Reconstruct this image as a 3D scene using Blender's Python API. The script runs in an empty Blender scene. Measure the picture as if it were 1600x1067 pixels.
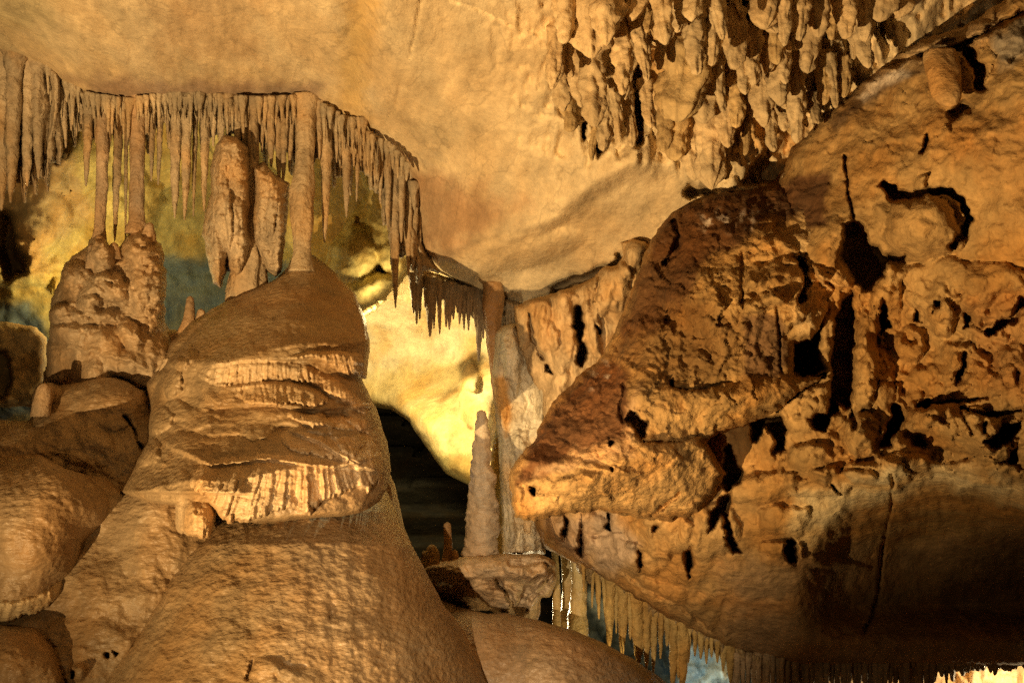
import bpy, math, random
import numpy as np
from mathutils import Vector

C = bpy.context.scene
COL = C.collection
rnd = random.Random(7)

# ------------------------------------------------------------------ camera, world, lamps, exposure
F = 1556.0          # focal length in photo pixels (1600 wide), 35 mm lens
CZ = 1.6
cam = bpy.data.cameras.new("camera"); cam.lens = 35.0; cam.sensor_width = 36.0
cam.clip_start = 0.05; cam.clip_end = 400
co = bpy.data.objects.new("camera", cam); COL.objects.link(co)
co.location = (0, 0, CZ); co.rotation_euler = (math.radians(90), 0, 0)
C.camera = co

def W(px, py, d):
    return ((px - 800.0) / F * d, d, CZ - (py - 533.5) / F * d)

world = bpy.data.worlds.new("World"); C.world = world; world.use_nodes = True
bg = world.node_tree.nodes["Background"]
bg.inputs[0].default_value = (1.0, 0.72, 0.42, 1); bg.inputs[1].default_value = 0.012
C.view_settings.view_transform = 'Standard'; C.view_settings.look = 'None'
C.view_settings.exposure = 0.0; C.view_settings.gamma = 1.0
C.cycles.use_denoising = False; C.cycles.denoising_prefilter = 'ACCURATE'
C.cycles.max_bounces = 4; C.cycles.diffuse_bounces = 3; C.cycles.glossy_bounces = 2
C.cycles.sample_clamp_indirect = 1.5

def lamp(name, typ, loc, energy, color, radius=0.05, target=None, angle=None, blend=0.5):
    l = bpy.data.lights.new(name, typ); l.energy = energy; l.color = color
    l.shadow_soft_size = radius
    o = bpy.data.objects.new(name, l); COL.objects.link(o); o.location = loc
    if target is not None:
        o.rotation_euler = (Vector(target) - Vector(loc)).to_track_quat('-Z', 'Y').to_euler()
    if angle: l.spot_size = math.radians(angle); l.spot_blend = blend
    return o
WARM = (1.0, 0.67, 0.30)
FL = (-3.4, -0.2, -0.9)
lamp("floodlight", 'SPOT', FL, 4700, WARM, 0.03, (FL[0] + .335, FL[1] + .745, FL[2] + .580), 74, 0.62)
lamp("shelf_light", 'SPOT', (-1.2, 0.2, 1.0), 1700, (1, .72, .42), 0.03, W(870, 800, 8.7), 31, .8)
lamp("honey_fill", 'POINT', W(985, 1105, 8.0), 18, (1.0, 0.74, 0.34), 0.04)  # unseen lamp added to brighten the lower right stalactites
lamp("left_fill", 'SPOT', (-2.0, 0.2, 0.9), 120, WARM, 0.05, W(330, 800, 6.0), 90, 0.8)  # unseen fill spot added to brighten the left flowstone
_cl = W(548, 520, 11.4)
lamp("chamber_light", 'SPOT', _cl, 470, (1.0, 0.78, 0.40), 0.12, (_cl[0] + .72, _cl[1] + .70, _cl[2]), 155, .3)
lamp("crag_fill", 'POINT', W(600, 485, 10.1), 30, (1.0, 0.76, 0.34), 0.10)  # added lamp, makes up for the chamber spot missing the crag
lamp("wall_light", 'POINT', W(165, 480, 10.9), 62, (1.0, 0.74, 0.28), 0.10)
lamp("cool_light", 'POINT', W(300, 640, 11.2), 13, (0.42, 0.72, 1.0), 0.10)
lamp("column_light", 'POINT', W(810, 950, 10.5), 75, (1.0, 0.80, 0.45), 0.12)
lamp("grotto_light", 'POINT', W(1100, 1075, 11.7), 5, (0.70, 0.95, 1.0), 0.12)
lamp("corner_light", 'POINT', W(1590, 1095, 10.4), 120, (1.0, 0.72, 0.38), 0.14)

# ------------------------------------------------------------------ numpy noise and shape helpers
_r = np.random.RandomState(3)
PERM = _r.permutation(256); PERM = np.concatenate([PERM, PERM, PERM])
_g = _r.normal(size=(256, 3)); GR = _g / np.linalg.norm(_g, axis=1)[:, None]

def gn(x, y, z):
    x, y, z = np.broadcast_arrays(np.asarray(x, float), np.asarray(y, float), np.asarray(z, float))
    xi = np.floor(x).astype(int); yi = np.floor(y).astype(int); zi = np.floor(z).astype(int)
    xf = x - xi; yf = y - yi; zf = z - zi
    f = lambda t: t * t * t * (t * (t * 6 - 15) + 10)
    u, v, w = f(xf), f(yf), f(zf)
    def c(a, b, e):
        h = PERM[PERM[PERM[(xi + a) & 255] + ((yi + b) & 255)] + ((zi + e) & 255)]
        g = GR[h]
        return g[..., 0] * (xf - a) + g[..., 1] * (yf - b) + g[..., 2] * (zf - e)
    x00 = c(0,0,0) + u * (c(1,0,0) - c(0,0,0)); x10 = c(0,1,0) + u * (c(1,1,0) - c(0,1,0))
    x01 = c(0,0,1) + u * (c(1,0,1) - c(0,0,1)); x11 = c(0,1,1) + u * (c(1,1,1) - c(0,1,1))
    a = x00 + v * (x10 - x00); b = x01 + v * (x11 - x01)
    return (a + w * (b - a)) * 1.6

def fbm(x, y, z, o=4, mode='f'):
    t = 0; a = 1.0; s = 0
    for k in range(o):
        n = gn(x, y, z + 17.3 * k)
        if mode == 'r': n = 1 - 2 * np.abs(n)
        if mode == 'b': n = 2 * np.abs(n) - 0.6
        t = t + a * n; s += a; a *= 0.5; x = x * 2.03; y = y * 2.03; z = z * 2.03
    return t / s

def N(X, Y, size, seed, o=4, mode='f', sx=1.0, sy=1.0):
    """noise over photo pixels, features 'size' px wide"""
    return fbm(X / size / sx, Y / size / sy, seed * 3.71 + 0.5, o, mode)

def facets(X, Y, cell, seed, sy=1.0):
    """broken rock planes: every cell is its own tilted facet (returns about -1..1)"""
    wx = X + cell * .25 * gn(X / cell * 1.7, Y / cell * 1.7, seed + .3); wy = Y + cell * .25 * gn(X / cell * 1.7, Y / cell * 1.7, seed + 9.3)
    u = wx / cell; v = wy / cell / sy; iu = np.floor(u).astype(int); iv = np.floor(v).astype(int)
    best = np.full(X.shape, 1e9); val = np.zeros(X.shape)
    for a in (-1, 0, 1):
        for b in (-1, 0, 1):
            h = PERM[PERM[(iu + a) & 255] + ((iv + b + seed * 7) & 255)]; h2 = PERM[h + 31]; h3 = PERM[h2 + 57]; h4 = PERM[h3 + 5]
            du = u - (iu + a + .15 + .7 * h / 255.); dv = v - (iv + b + .15 + .7 * h2 / 255.)
            d = du * du + dv * dv
            t = (h3 / 127.5 - 1) * du * 1.3 + (h4 / 127.5 - 1) * dv * 1.3 + (h2 / 127.5 - 1) * .35
            m = d < best; best = np.where(m, d, best); val = np.where(m, t, val)
    return val

def ss(a, b, x):
    t = np.clip((x - a) / (b - a), 0, 1); return t * t * (3 - 2 * t)

def segd(X, Y, pts):
    best = np.full(X.shape, 1e9)
    for (ax, ay), (bx, by) in zip(pts[:-1], pts[1:]):
        dx, dy = bx - ax, by - ay; L = dx * dx + dy * dy + 1e-9
        t = np.clip(((X - ax) * dx + (Y - ay) * dy) / L, 0, 1)
        best = np.minimum(best, np.hypot(X - ax - t * dx, Y - ay - t * dy))
    return best

def sdpoly(X, Y, poly):
    d = segd(X, Y, list(poly) + [poly[0]])
    ins = np.zeros(X.shape, bool); n = len(poly)
    for i in range(n):
        ax, ay = poly[i]; bx, by = poly[(i + 1) % n]
        if ay == by: continue
        c = ((ay > Y) != (by > Y)) & (X < (bx - ax) * (Y - ay) / (by - ay) + ax)
        ins ^= c
    return np.where(ins, d, -d)

def tps(pts):
    P = np.array(pts, float); n = len(P); S = 500.0
    p = P[:, :2] / S
    r = np.hypot(p[:, None, 0] - p[None, :, 0], p[:, None, 1] - p[None, :, 1])
    K = np.where(r > 0, r * r * np.log(r + 1e-12), 0) + np.eye(n) * 2e-3
    A = np.zeros((n + 3, n + 3)); A[:n, :n] = K; A[:n, n] = 1; A[:n, n+1:] = p; A[n, :n] = 1; A[n+1:, :n] = p.T
    w = np.linalg.solve(A, np.concatenate([P[:, 2], [0, 0, 0]]))
    def f(X, Y):
        x = X / S; y = Y / S
        o = w[n] + w[n+1] * x + w[n+2] * y
        for i in range(n):
            q = (x - p[i, 0]) ** 2 + (y - p[i, 1]) ** 2
            o = o + w[i] * 0.5 * q * np.log(q + 1e-12)
        return o
    return f

def ell(X, Y, cx, cy, rx, ry, ang=0.0):
    a = math.radians(ang); c, s = math.cos(a), math.sin(a)
    u = ((X - cx) * c + (Y - cy) * s) / rx; v = (-(X - cx) * s + (Y - cy) * c) / ry
    return np.sqrt(u * u + v * v)

def smin(a, b, k):
    h = np.clip(0.5 + 0.5 * (b - a) / k, 0, 1)
    return b + (a - b) * h - k * h * (1 - h)

def blobs(X, Y, D, lst, k=0.06):
    """smooth union of ellipsoids (cx,cy,rx,ry,ang,centre depth,thickness)"""
    for cx, cy, rx, ry, ang, d0, T in lst:
        q = ell(X, Y, cx, cy, rx, ry, ang)
        e = np.where(q < 1, d0 - T * np.sqrt(np.clip(1 - q * q, 0, 1)), d0 + (q - 1) * T * 4)
        D = smin(D, e, k)
    return D

def knobs(X, Y, lst, soft=0.6):
    """rounded swellings added on a surface (cx,cy,rx,ry,ang,height)"""
    o = 0
    for cx, cy, rx, ry, ang, h in lst:
        q = ell(X, Y, cx, cy, rx, ry, ang)
        q = q * (1 + .38 * gn(X / (rx * .9), Y / (ry * .9), cx * .01) + .2 * gn(X / (rx * .4), Y / (ry * .4), cy * .01))
        o = o + h * np.clip(1 - q ** 2, 0, 1) ** soft
    return o

def pits(X, Y, polys, depth=0.7, soft=5):
    o = 0
    for p in polys:
        if isinstance(p[-1], (int, float)): dp = p[-1]; p = p[:-1]
        else: dp = depth
        q = sdpoly(X, Y, p)
        o = np.maximum(o, dp * ss(-soft * 0.5, soft * 1.5, q + 4.0 * gn(X / 13.0, Y / 13.0, 5.5) + 2 * gn(X / 6.0, Y / 6.0, 8.5)) - .05 * np.exp(-(q / 11.) ** 2) * (q < 0))
    return o

def grooves(X, Y, lst):
    """crevices and carved-in shadows (polyline, half width px, depth m)"""
    o = 0
    for pts, w, dp in lst:
        ww = w * (.85 + (.75 if w > 4.5 else .15) * gn(X / 17.0, Y / 17.0, w + dp * 10))
        o = np.maximum(o, dp * (1 - ss(ww * 0.3, ww * 1.15 + .01, segd(X, Y, pts))))
    return o

def teeth(p0, p1, n, amp, seed=1, lean=0.0):
    r = random.Random(seed); out = []
    for i in range(n):
        j = r.uniform(-.3, .3); t0 = (i + 0.12) / n; t1 = (i + 0.5 + j * .5) / n; t2 = (i + 0.88) / n
        a = amp * r.choice([.15, .4, .7, 1.0, 1.15])
        for t, k in ((t0, 0), (t0 + .18 / n, a), (t1, a * 1.12), (t2 - .18 / n, a), (t2, 0)):
            out.append((p0[0] + (p1[0] - p0[0]) * t + lean * k, p0[1] + (p1[1] - p0[1]) * t + k))
    return out

# ------------------------------------------------------------------ materials
def rock(name, rough=0.75, bump=0.5, fine=60.0, streak=0.25, spec=0.35, mott=0.35, ripple=0.0, coat=0.0, run=(9, 9, 1.1), turn=0, stain=.8, veins=0, ys=1.0):
    m = bpy.data.materials.new(name); m.use_nodes = True
    t = m.node_tree; n = t.nodes; L = t.links; b = n["Principled BSDF"]
    def add(k, **kw):
        x = n.new(k)
        for a, v in kw.items(): setattr(x, a, v)
        return x
    geo0 = add('ShaderNodeNewGeometry'); geo = add('ShaderNodeMapping'); geo.inputs['Scale'].default_value = (1, ys, 1); L.new(geo0.outputs['Position'], geo.inputs['Vector'])
    att = add('ShaderNodeAttribute', attribute_name='tint')
    n1 = add('ShaderNodeTexNoise'); n1.inputs['Scale'].default_value = 3.2; n1.inputs['Detail'].default_value = 8; n1.inputs['Roughness'].default_value = 0.62
    L.new(geo.outputs[0], n1.inputs['Vector'])
    mp = add('ShaderNodeMapping'); mp.vector_type = 'TEXTURE'; mp.inputs['Scale'].default_value = [1 / v for v in run]; mp.inputs['Rotation'].default_value[2] = math.radians(turn)
    L.new(geo0.outputs['Position'], mp.inputs['Vector'])
    n2 = add('ShaderNodeTexNoise'); n2.inputs['Scale'].default_value = 1.6; n2.inputs['Detail'].default_value = 5
    L.new(mp.outputs[0], n2.inputs['Vector'])
    n3 = add('ShaderNodeTexNoise'); n3.inputs['Scale'].default_value = 28; n3.inputs['Detail'].default_value = 6; n3.inputs['Roughness'].default_value = 0.7
    L.new(geo.outputs[0], n3.inputs['Vector'])
    def mr(src, a, b2, lo=0.32, hi=0.68):
        x = add('ShaderNodeMapRange'); x.inputs[1].default_value = lo; x.inputs[2].default_value = hi
        x.inputs[3].default_value = a; x.inputs[4].default_value = b2; L.new(src, x.inputs[0]); return x.outputs[0]
    def mul(p, q):
        x = add('ShaderNodeMath', operation='MULTIPLY'); L.new(p, x.inputs[0]); L.new(q, x.inputs[1]); return x.outputs[0]
    f = mul(mul(mr(n1.outputs[0], 1 - mott, 1 + mott * .6), mr(n2.outputs[0], 1 - streak, 1 + streak * .5)), mr(n3.outputs[0], 1 - mott * .5, 1 + mott * .4))
    if veins:
        nv = add('ShaderNodeTexNoise'); nv.inputs['Scale'].default_value = 1.1; nv.inputs['Detail'].default_value = 7; nv.inputs['Distortion'].default_value = .4
        mv = add('ShaderNodeMapping'); mv.vector_type = 'TEXTURE'; mv.inputs['Scale'].default_value = (.4, 1.3, 1.3); mv.inputs['Rotation'].default_value[2] = math.radians(turn)
        L.new(geo0.outputs['Position'], mv.inputs['Vector']); L.new(mv.outputs[0], nv.inputs['Vector'])
        sb = add('ShaderNodeMath', operation='SUBTRACT'); sb.inputs[1].default_value = .5; L.new(nv.outputs[0], sb.inputs[0])
        ab = add('ShaderNodeMath', operation='ABSOLUTE'); L.new(sb.outputs[0], ab.inputs[0])
        f = mul(f, mr(ab.outputs[0], 1 - veins, 1.0, 0.0, .012))
    vm = add('ShaderNodeVectorMath', operation='SCALE'); L.new(att.outputs['Color'], vm.inputs[0]); L.new(f, vm.inputs['Scale'])
    # warm ochre staining in patches
    mx = add('ShaderNodeMix', data_type='RGBA', blend_type='MULTIPLY')
    mx.inputs[7].default_value = (1.0, 0.80, 0.55, 1)
    n4 = add('ShaderNodeTexNoise'); n4.inputs['Scale'].default_value = 1.3; n4.inputs['Detail'].default_value = 6
    L.new(mp.outputs[0], n4.inputs['Vector']); 
    n5 = add('ShaderNodeTexNoise'); n5.inputs['Scale'].default_value = 1.9; n5.inputs['Detail'].default_value = 7
    L.new(geo.outputs[0], n5.inputs['Vector'])
    L.new(mr(n5.outputs[0], 0.0, stain, .45, .62), mx.inputs[0]); L.new(vm.outputs[0], mx.inputs[6])
    L.new(mx.outputs[2], b.inputs['Base Color'])
    b.inputs['Roughness'].default_value = rough; b.inputs['Specular IOR Level'].default_value = spec
    if coat: b.inputs['Coat Weight'].default_value = coat; b.inputs['Coat Roughness'].default_value = 0.25
    h1 = add('ShaderNodeTexNoise'); h1.inputs['Scale'].default_value = fine; h1.inputs['Detail'].default_value = 5; h1.inputs['Roughness'].default_value = 0.65
    L.new(geo.outputs[0], h1.inputs['Vector'])
    h2 = add('ShaderNodeTexNoise'); h2.inputs['Scale'].default_value = fine * 0.28; h2.inputs['Detail'].default_value = 3
    if ripple:
        mp2 = add('ShaderNodeMapping'); mp2.inputs['Scale'].default_value = (1, 1, 2.2)
        L.new(geo.outputs[0], mp2.inputs['Vector']); L.new(mp2.outputs[0], h2.inputs['Vector'])
    else: L.new(geo.outputs[0], h2.inputs['Vector'])
    ad = add('ShaderNodeMath', operation='MULTIPLY_ADD'); ad.inputs[1].default_value = 3.0 + ripple
    L.new(h2.outputs[0], ad.inputs[0]); L.new(h1.outputs[0], ad.inputs[2])
    bp = add('ShaderNodeBump'); bp.inputs['Strength'].default_value = bump; bp.inputs['Distance'].default_value = 0.012
    L.new(ad.outputs[0], bp.inputs['Height']); L.new(bp.outputs[0], b.inputs['Normal'])
    return m

M = dict(
    ceiling=rock("pale_limestone", .8, .42, 70, .16, .2, .24, veins=.22, ys=.4, run=(8, .9, .9), turn=14, stain=.3),
    flow=rock("wet_flowstone", .42, .42, 62, .18, .4, .24, ripple=2.0, stain=.6),
    drip=rock("dripstone", .6, 1.0, 60, .2, .3, .38),
    wall=rock("ochre_limestone", .85, .6, 55, .15, .15, .35),
    dirt=rock("rough_limestone", .85, .75, 60, .1, .2, .45),
    back=rock("yellow_limestone", .8, .45, 40, .15, .2, .32),
    wet=rock("wet_calcite", .36, .8, 50, .1, .5, .2, coat=.12),
    ground=rock("cave_floor_rock", .8, .8, 20, .1, .2, .4),
)
TAN = (.50, .36, .22); GREY = (.40, .31, .22); PALE = (.60, .47, .30); BROWN = (.13, .066, .03)

# ------------------------------------------------------------------ mesh output
def mesh_obj(name, V, Fc, mat, tint, parent=None, origin=None):
    V = np.asarray(V, np.float32).reshape(-1, 3); Fc = np.asarray(Fc, np.int32)
    if origin is None: origin = (0, 0, 0)
    V = V - np.array(origin, np.float32)
    me = bpy.data.meshes.new(name)
    me.vertices.add(len(V)); me.vertices.foreach_set('co', V.ravel())
    me.loops.add(Fc.size); me.loops.foreach_set('vertex_index', Fc.ravel())
    me.polygons.add(len(Fc)); me.polygons.foreach_set('loop_start', np.arange(0, Fc.size, 4, dtype=np.int32))
    me.polygons.foreach_set('use_smooth', np.ones(len(Fc), bool))
    me.update(calc_edges=True)
    a = me.attributes.new('tint', 'FLOAT_COLOR', 'POINT')
    T = np.ones((len(V), 4), np.float32); T[:, :3] = np.asarray(tint, np.float32)
    a.data.foreach_set('color', T.ravel())
    me.materials.append(mat)
    o = bpy.data.objects.new(name, me); COL.objects.link(o); o.location = origin
    if parent is not None:
        o.parent = parent
        o.location = Vector(origin) - Vector(parent.location)
    return o

def tag(o, label=None, cat=None, group=None, kind=None):
    if label: o['label'] = label
    if cat: o['category'] = cat
    if group: o['group'] = group
    if kind: o['kind'] = kind
    return o

def empty(name, loc, label, cat, group=None):
    o = bpy.data.objects.new(name, None); COL.objects.link(o); o.location = loc; o.empty_display_size = .2
    return tag(o, label, cat, group)

def relief(name, outline, depth, mat, tint, step=2.5, edge=(20, .25), back=0.7, warp=(4, 22), parent=None, seed=1, holes=(), origin=None):
    P = np.array(outline, float); pad = 14
    xs = np.arange(P[:, 0].min() - pad, P[:, 0].max() + pad + step, step)
    ys = np.arange(P[:, 1].min() - pad, P[:, 1].max() + pad + step, step)
    X, Y = np.meshgrid(xs, ys)
    a, s = warp
    Xw = X + a * N(X, Y, s, seed + 31, 3); Yw = Y + a * N(X, Y, s, seed + 57, 3)
    sd = sdpoly(Xw, Yw, outline)
    D = depth(Xw, Yw)
    R, T = edge
    q = 1 - np.clip(sd / R, 0, 1)
    D = D + T * (1 - np.sqrt(np.clip(1 - q * q, 0, 1)))
    sk = step * 3.5
    D = D + back * np.clip(-sd / sk, 0, 1)
    keep = sd > -sk
    for h in holes: keep &= sdpoly(Xw, Yw, h) < 0
    gy, gx = np.gradient(sd, step); gl = np.hypot(gx, gy) + 1e-6
    out = np.clip(-sd - 3.0, 0, sk + step * 1.5) * .93
    X = X + gx / gl * out; Y = Y + gy / gl * out
    V = np.stack([(X - 800) / F * D, D, CZ - (Y - 533.5) / F * D], -1)
    ny, nx = X.shape
    idx = np.arange(ny * nx).reshape(ny, nx)
    fk = keep[:-1, :-1] & keep[1:, :-1] & keep[1:, 1:] & keep[:-1, 1:]
    Fc = np.stack([idx[:-1, :-1], idx[1:, :-1], idx[1:, 1:], idx[:-1, 1:]], -1)[fk]
    used = np.unique(Fc); remap = np.full(ny * nx, -1); remap[used] = np.arange(len(used))
    V = V.reshape(-1, 3)[used]; Fc = remap[Fc]
    T3 = tint(Xw, Yw) if callable(tint) else np.broadcast_to(np.array(tint, float), X.shape + (3,))
    T3 = T3.reshape(-1, 3)[used]
    if origin is None:
        c = V.mean(0); origin = (float(c[0]), float(c[1]), float(V[:, 2].min()))
    return mesh_obj(name, V, Fc, mat, T3, parent, origin)

def paint(X, Y, base, layers):
    """base colour plus areas of stain, own tone and painted light (polygon, colour, softness px)"""
    T = np.zeros(X.shape + (3,)) + np.array(base, float)
    for poly, col, soft in layers:
        sd = sdpoly(X, Y, poly) + soft * 1.4 * N(X, Y, 30, 91 + len(poly), 4)
        k = ss(-soft, soft, sd)[..., None]
        T = T * (1 - k) + np.array(col, float) * k
    return T

def drip(name, pts, d, mat, tint, lump=.16, ring=16, flat=1.0, parent=None, seed=0, tip=True, lsize=14, dtop=None, top=False, flute=0.0, vst=2.2):
    """dripstone body of round section: pts = (px, py, radius px) from top to bottom"""
    P = np.array(pts, float)
    s = np.concatenate([[0], np.cumsum(np.hypot(np.diff(P[:, 0]), np.diff(P[:, 1])))])
    n = max(8, int(s[-1] / 2.6)); t = np.linspace(0, s[-1], n)
    # smooth the profile a little
    cx = np.interp(t, s, P[:, 0]); cy = np.interp(t, s, P[:, 1]); r = np.interp(t, s, P[:, 2])
    k = np.array([1, 2, 3, 2, 1.]) / 9
    for _ in range(2):
        for arr in (cx, r):
            pad = np.concatenate([[arr[0]] * 2, arr, [arr[-1]] * 2]); arr[:] = np.convolve(pad, k, 'valid')
    if tip:
        e = np.clip((s[-1] - t) / max(r[-1] * 1.2, 1.5), 0, 1); r = r * np.sqrt(1 - (1 - e) ** 2 + 1e-4)
    if top:
        e = np.clip(t / max(r[0] * 1.2, 1.5), 0, 1); r = r * np.sqrt(1 - (1 - e) ** 2 + 1e-4)
    dd = d if dtop is None else np.interp(t, [0, s[-1]], [dtop, d])
    dd = np.broadcast_to(dd, t.shape)
    th = np.linspace(0, 2 * np.pi, ring, endpoint=False)
    TT, TH = np.meshgrid(t, th, indexing='ij')
    CX = cx[:, None]; RR = r[:, None]
    nz = fbm(np.cos(TH) * RR / lsize + seed * 5.1, np.sin(TH) * RR / lsize, TT / lsize / vst, 3)
    fl = 0
    if flute: fl = flute * gn(np.cos(TH) * 3.1 + seed, np.sin(TH) * 3.1, TT / 90.)
    R2 = RR * (1 + lump * 1.6 * nz + fl)
    m = dd[:, None] / F
    V = np.stack([(CX - 800 + R2 * np.cos(TH)) * m, dd[:, None] + R2 * np.sin(TH) * m * flat, CZ - (cy[:, None] - 533.5) * m + 0 * TH], -1)
    idx = np.arange(n * ring).reshape(n, ring); nx = np.roll(idx, -1, 1)
    Fc = np.stack([idx[:-1], nx[:-1], nx[1:], idx[1:]], -1).reshape(-1, 4)
    V = V.reshape(-1, 3)
    # close both ends with a centre vertex fan of slim quads
    for row, cxx, cyy, ddd, flip in ((0, cx[0], cy[0], dd[0], 1), (n - 1, cx[-1], cy[-1], dd[-1], 0)):
        ci = len(V); V = np.vstack([V, np.array([W(cxx, cyy, ddd)])])
        ids = idx[row]
        q = np.array([[ids[(i + 1) % ring], ids[i], ci, ids[(i + 2) % ring]] if flip else [ids[i], ids[(i + 1) % ring], ids[(i + 2) % ring], ci] for i in range(0, ring, 2)])
        if flip: q = np.array([[ids[(i + 2) % ring], ids[(i + 1) % ring], ids[i], ci] for i in range(0, ring, 2)])
        Fc = np.vstack([Fc, q])
    org = W(cx[0], cy[0], dd[0]) if not top else W(cx[-1], cy[-1], dd[-1])
    return mesh_obj(name, V, Fc, mat, tint, parent, tuple(float(v) for v in org))
# ------------------------------------------------------------------ ground
def build_ground():
    n = 160; xs = np.linspace(-30, 30, n); ys = np.linspace(-12, 48, n)
    X, Y = np.meshgrid(xs, ys)
    Z = -1.8 + .35 * fbm(X / 3, Y / 3, 0.3, 4) - 3.2 * ss(3.5, 7.5, Y)
    V = np.stack([X, Y, Z], -1).reshape(-1, 3)
    idx = np.arange(n * n).reshape(n, n)
    Fc = np.stack([idx[:-1, :-1], idx[:-1, 1:], idx[1:, 1:], idx[1:, :-1]], -1).reshape(-1, 4)
    tag(mesh_obj('ground', V, Fc, M['ground'], np.broadcast_to((.25, .17, .1), (n * n, 3))), kind='structure')
build_ground()

# ------------------------------------------------------------------ ceiling
CRACK = [(-260, 60), (-300, 70), (0, 80), (40, 90), (75, 102), (95, 125), (140, 152), (200, 160), (260, 150), (310, 150), (400, 158), (480, 155), (500, 165), (540, 190), (570, 210), (610, 230), (638, 262), (652, 300), (646, 345), (662, 392), (690, 424), (730, 446), (770, 464), (808, 478)]
ceil_d = tps([(-300,-300,4.4),(600,-300,4.2),(1300,-300,4.3),(1700,-300,6.0),(-300,0,6.8),(0,0,6.6),(300,0,6.3),(600,0,6.0),(900,0,5.9),(1150,0,5.9),(1300,0,6.4),(1500,0,7.4),(1700,0,7.6),
    (-200,70,8.2),(0,80,8.4),(100,130,8.6),(200,157,8.8),(480,155,8.8),(570,208,8.9),(645,280,9.2),(660,390,9.6),(730,446,9.9),(808,476,10.2),
    (300,90,7.7),(600,120,7.4),(750,250,8.0),(900,150,6.9),(950,300,7.7),(1100,200,6.9),(1300,200,7.3),(1400,100,7.3),(1250,350,7.6),(900,400,8.8),(1000,480,9.1),(1000,600,9.4),(820,360,8.6)])
def ceiling_depth(X, Y):
    D = ceil_d(X, Y)
    D = D + .10 * N(X, Y, 190, 1, 3) + .02 * N(X, Y, 46, 2, 4) + .012 * N(X, Y, 14, 3, 3) + .002 * N(X, Y, 6, 9, 2) + .012 * facets(X, Y, 60, 6, 1.4) * ss(560, 760, X)
    # long drip marks and shallow flutes running down the slab
    D = D + .018 * N(X, Y, 60, 4, 3, 'r', .45, 3.0) * ss(650, 350, X)
    D = D + .16 * np.exp(-((X - (566 - .12 * Y)) / 26) ** 2) * ss(230, 120, Y)          # valley beside the slab
    D = D - .13 * np.exp(-((X - (620 - .1 * Y)) / 45) ** 2) * ss(230, 60, Y)
    # fold low on the slab with its lit underside
    fold = segd(X, Y, [(655, 402), (720, 392), (790, 372), (860, 345), (930, 292), (985, 262)])
    up = ss(-26, 10, np.interp(X, [655, 720, 790, 860, 930, 985], [402, 392, 372, 345, 292, 262]) - Y)
    D = D - .30 * np.exp(-(fold / 40) ** 2) * (.15 + .85 * up) * ss(620, 700, X)
    D = D - .34 * np.clip(1 - ell(X, Y, 800, 398, 120, 30, -14) ** 2, 0, 1)
    D = D - .10 * np.clip(1 - ell(X, Y, 850, 352, 80, 12, -20) ** 2, 0, 1)
    # scaly ridges between the slab and the pendants
    D = D - .10 * ss(.1, .8, N(X, Y, 38, 8, 3, 'r', .8, 1.7)) * ss(720, 860, X) * ss(330, 220, Y)
    D = D + grooves(X, Y, [([(658, 0), (648, 60), (638, 92)], 3, .05), ([(625, 135), (618, 165), (607, 182)], 3.4, .06),
        ([(700, 0), (740, 12), (800, 40)], 3, .03), ([(60, 40), (115, 60), (140, 110), (148, 130)], 2.5, .02), ([(190, 50), (205, 80), (200, 110)], 2.5, .02), ([(262, 60), (275, 110), (278, 140)], 2.5, .015), ([(680, 425), (640, 392)], 5, .1),
        ([(868, 452), (895, 440), (930, 430), (960, 418)], 13, .55), ([(965, 398), (972, 410)], 6, .3),
        ([(1078, 302), (1105, 300)], 14, .5)])
    pr = ss(-30, 40, sdpoly(X, Y, [(860, -200), (1480, -200), (1400, 80), (1300, 220), (1180, 300), (1100, 290), (1000, 235), (920, 240), (860, 130)]))
    D = D + pr * (.22 * N(X, Y, 34, 18, 4, 'r', .8, 1.9) + .06 * facets(X, Y, 26, 19, 1.8))
    D = D + .28 * ss(-10, 50, sdpoly(X, Y, [(870, -200), (1480, -200), (1400, 60), (1300, 180), (1200, 230), (1120, 200), (1000, 215), (930, 215), (870, 120)]))
    D = D + pits(X, Y, [[(984, 100), (1004, 100), (1006, 226), (992, 230)], [(1232, 100), (1240, 100), (1238, 205), (1228, 208)], [(1158, 0), (1180, 4), (1182, 38), (1166, 40)], [(1290, -30), (1312, -20), (1306, 50), (1290, 60)],
        [(908, 190), (918, 185), (914, 222), (906, 220)], [(1126, 195), (1132, 190), (1132, 226), (1126, 222)], [(1174, 165), (1190, 160), (1182, 186)], [(1350, -10), (1372, 0), (1370, 44), (1358, 46)], [(930, 225), (948, 210), (952, 230), (936, 246)], [(1150, 292), (1178, 250), (1212, 214), (1262, 196), (1250, 240), (1215, 290)]], .7, 4)  # pits carved in for black shadows among pendants and over the outcrop
    return D
def ceiling_tint(X, Y):
    return paint(X, Y, (.72, .565, .345), [
        ([(540, -40), (590, -40), (575, 120), (565, 205), (520, 180), (535, 90)], (.64, .45, .20), 26),
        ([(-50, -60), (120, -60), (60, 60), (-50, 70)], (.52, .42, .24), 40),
        ([(230, -60), (420, -60), (400, 100), (250, 90)], (.64, .46, .26), 35),
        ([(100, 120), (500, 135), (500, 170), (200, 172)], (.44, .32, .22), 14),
        ([(620, 250), (760, 300), (830, 330), (700, 400), (650, 400)], (.50, .33, .19), 28),  # darker patch paints in the shading beside the fold
        ([(1020, 30), (1200, 60), (1260, 240), (1080, 220), (1000, 140)], (.60, .38, .16), 26)])
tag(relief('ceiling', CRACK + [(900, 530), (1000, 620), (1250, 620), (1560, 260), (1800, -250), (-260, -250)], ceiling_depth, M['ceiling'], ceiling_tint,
    step=3.2, edge=(9, .16), back=.9, warp=(3, 26), seed=1), kind='structure')

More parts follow.
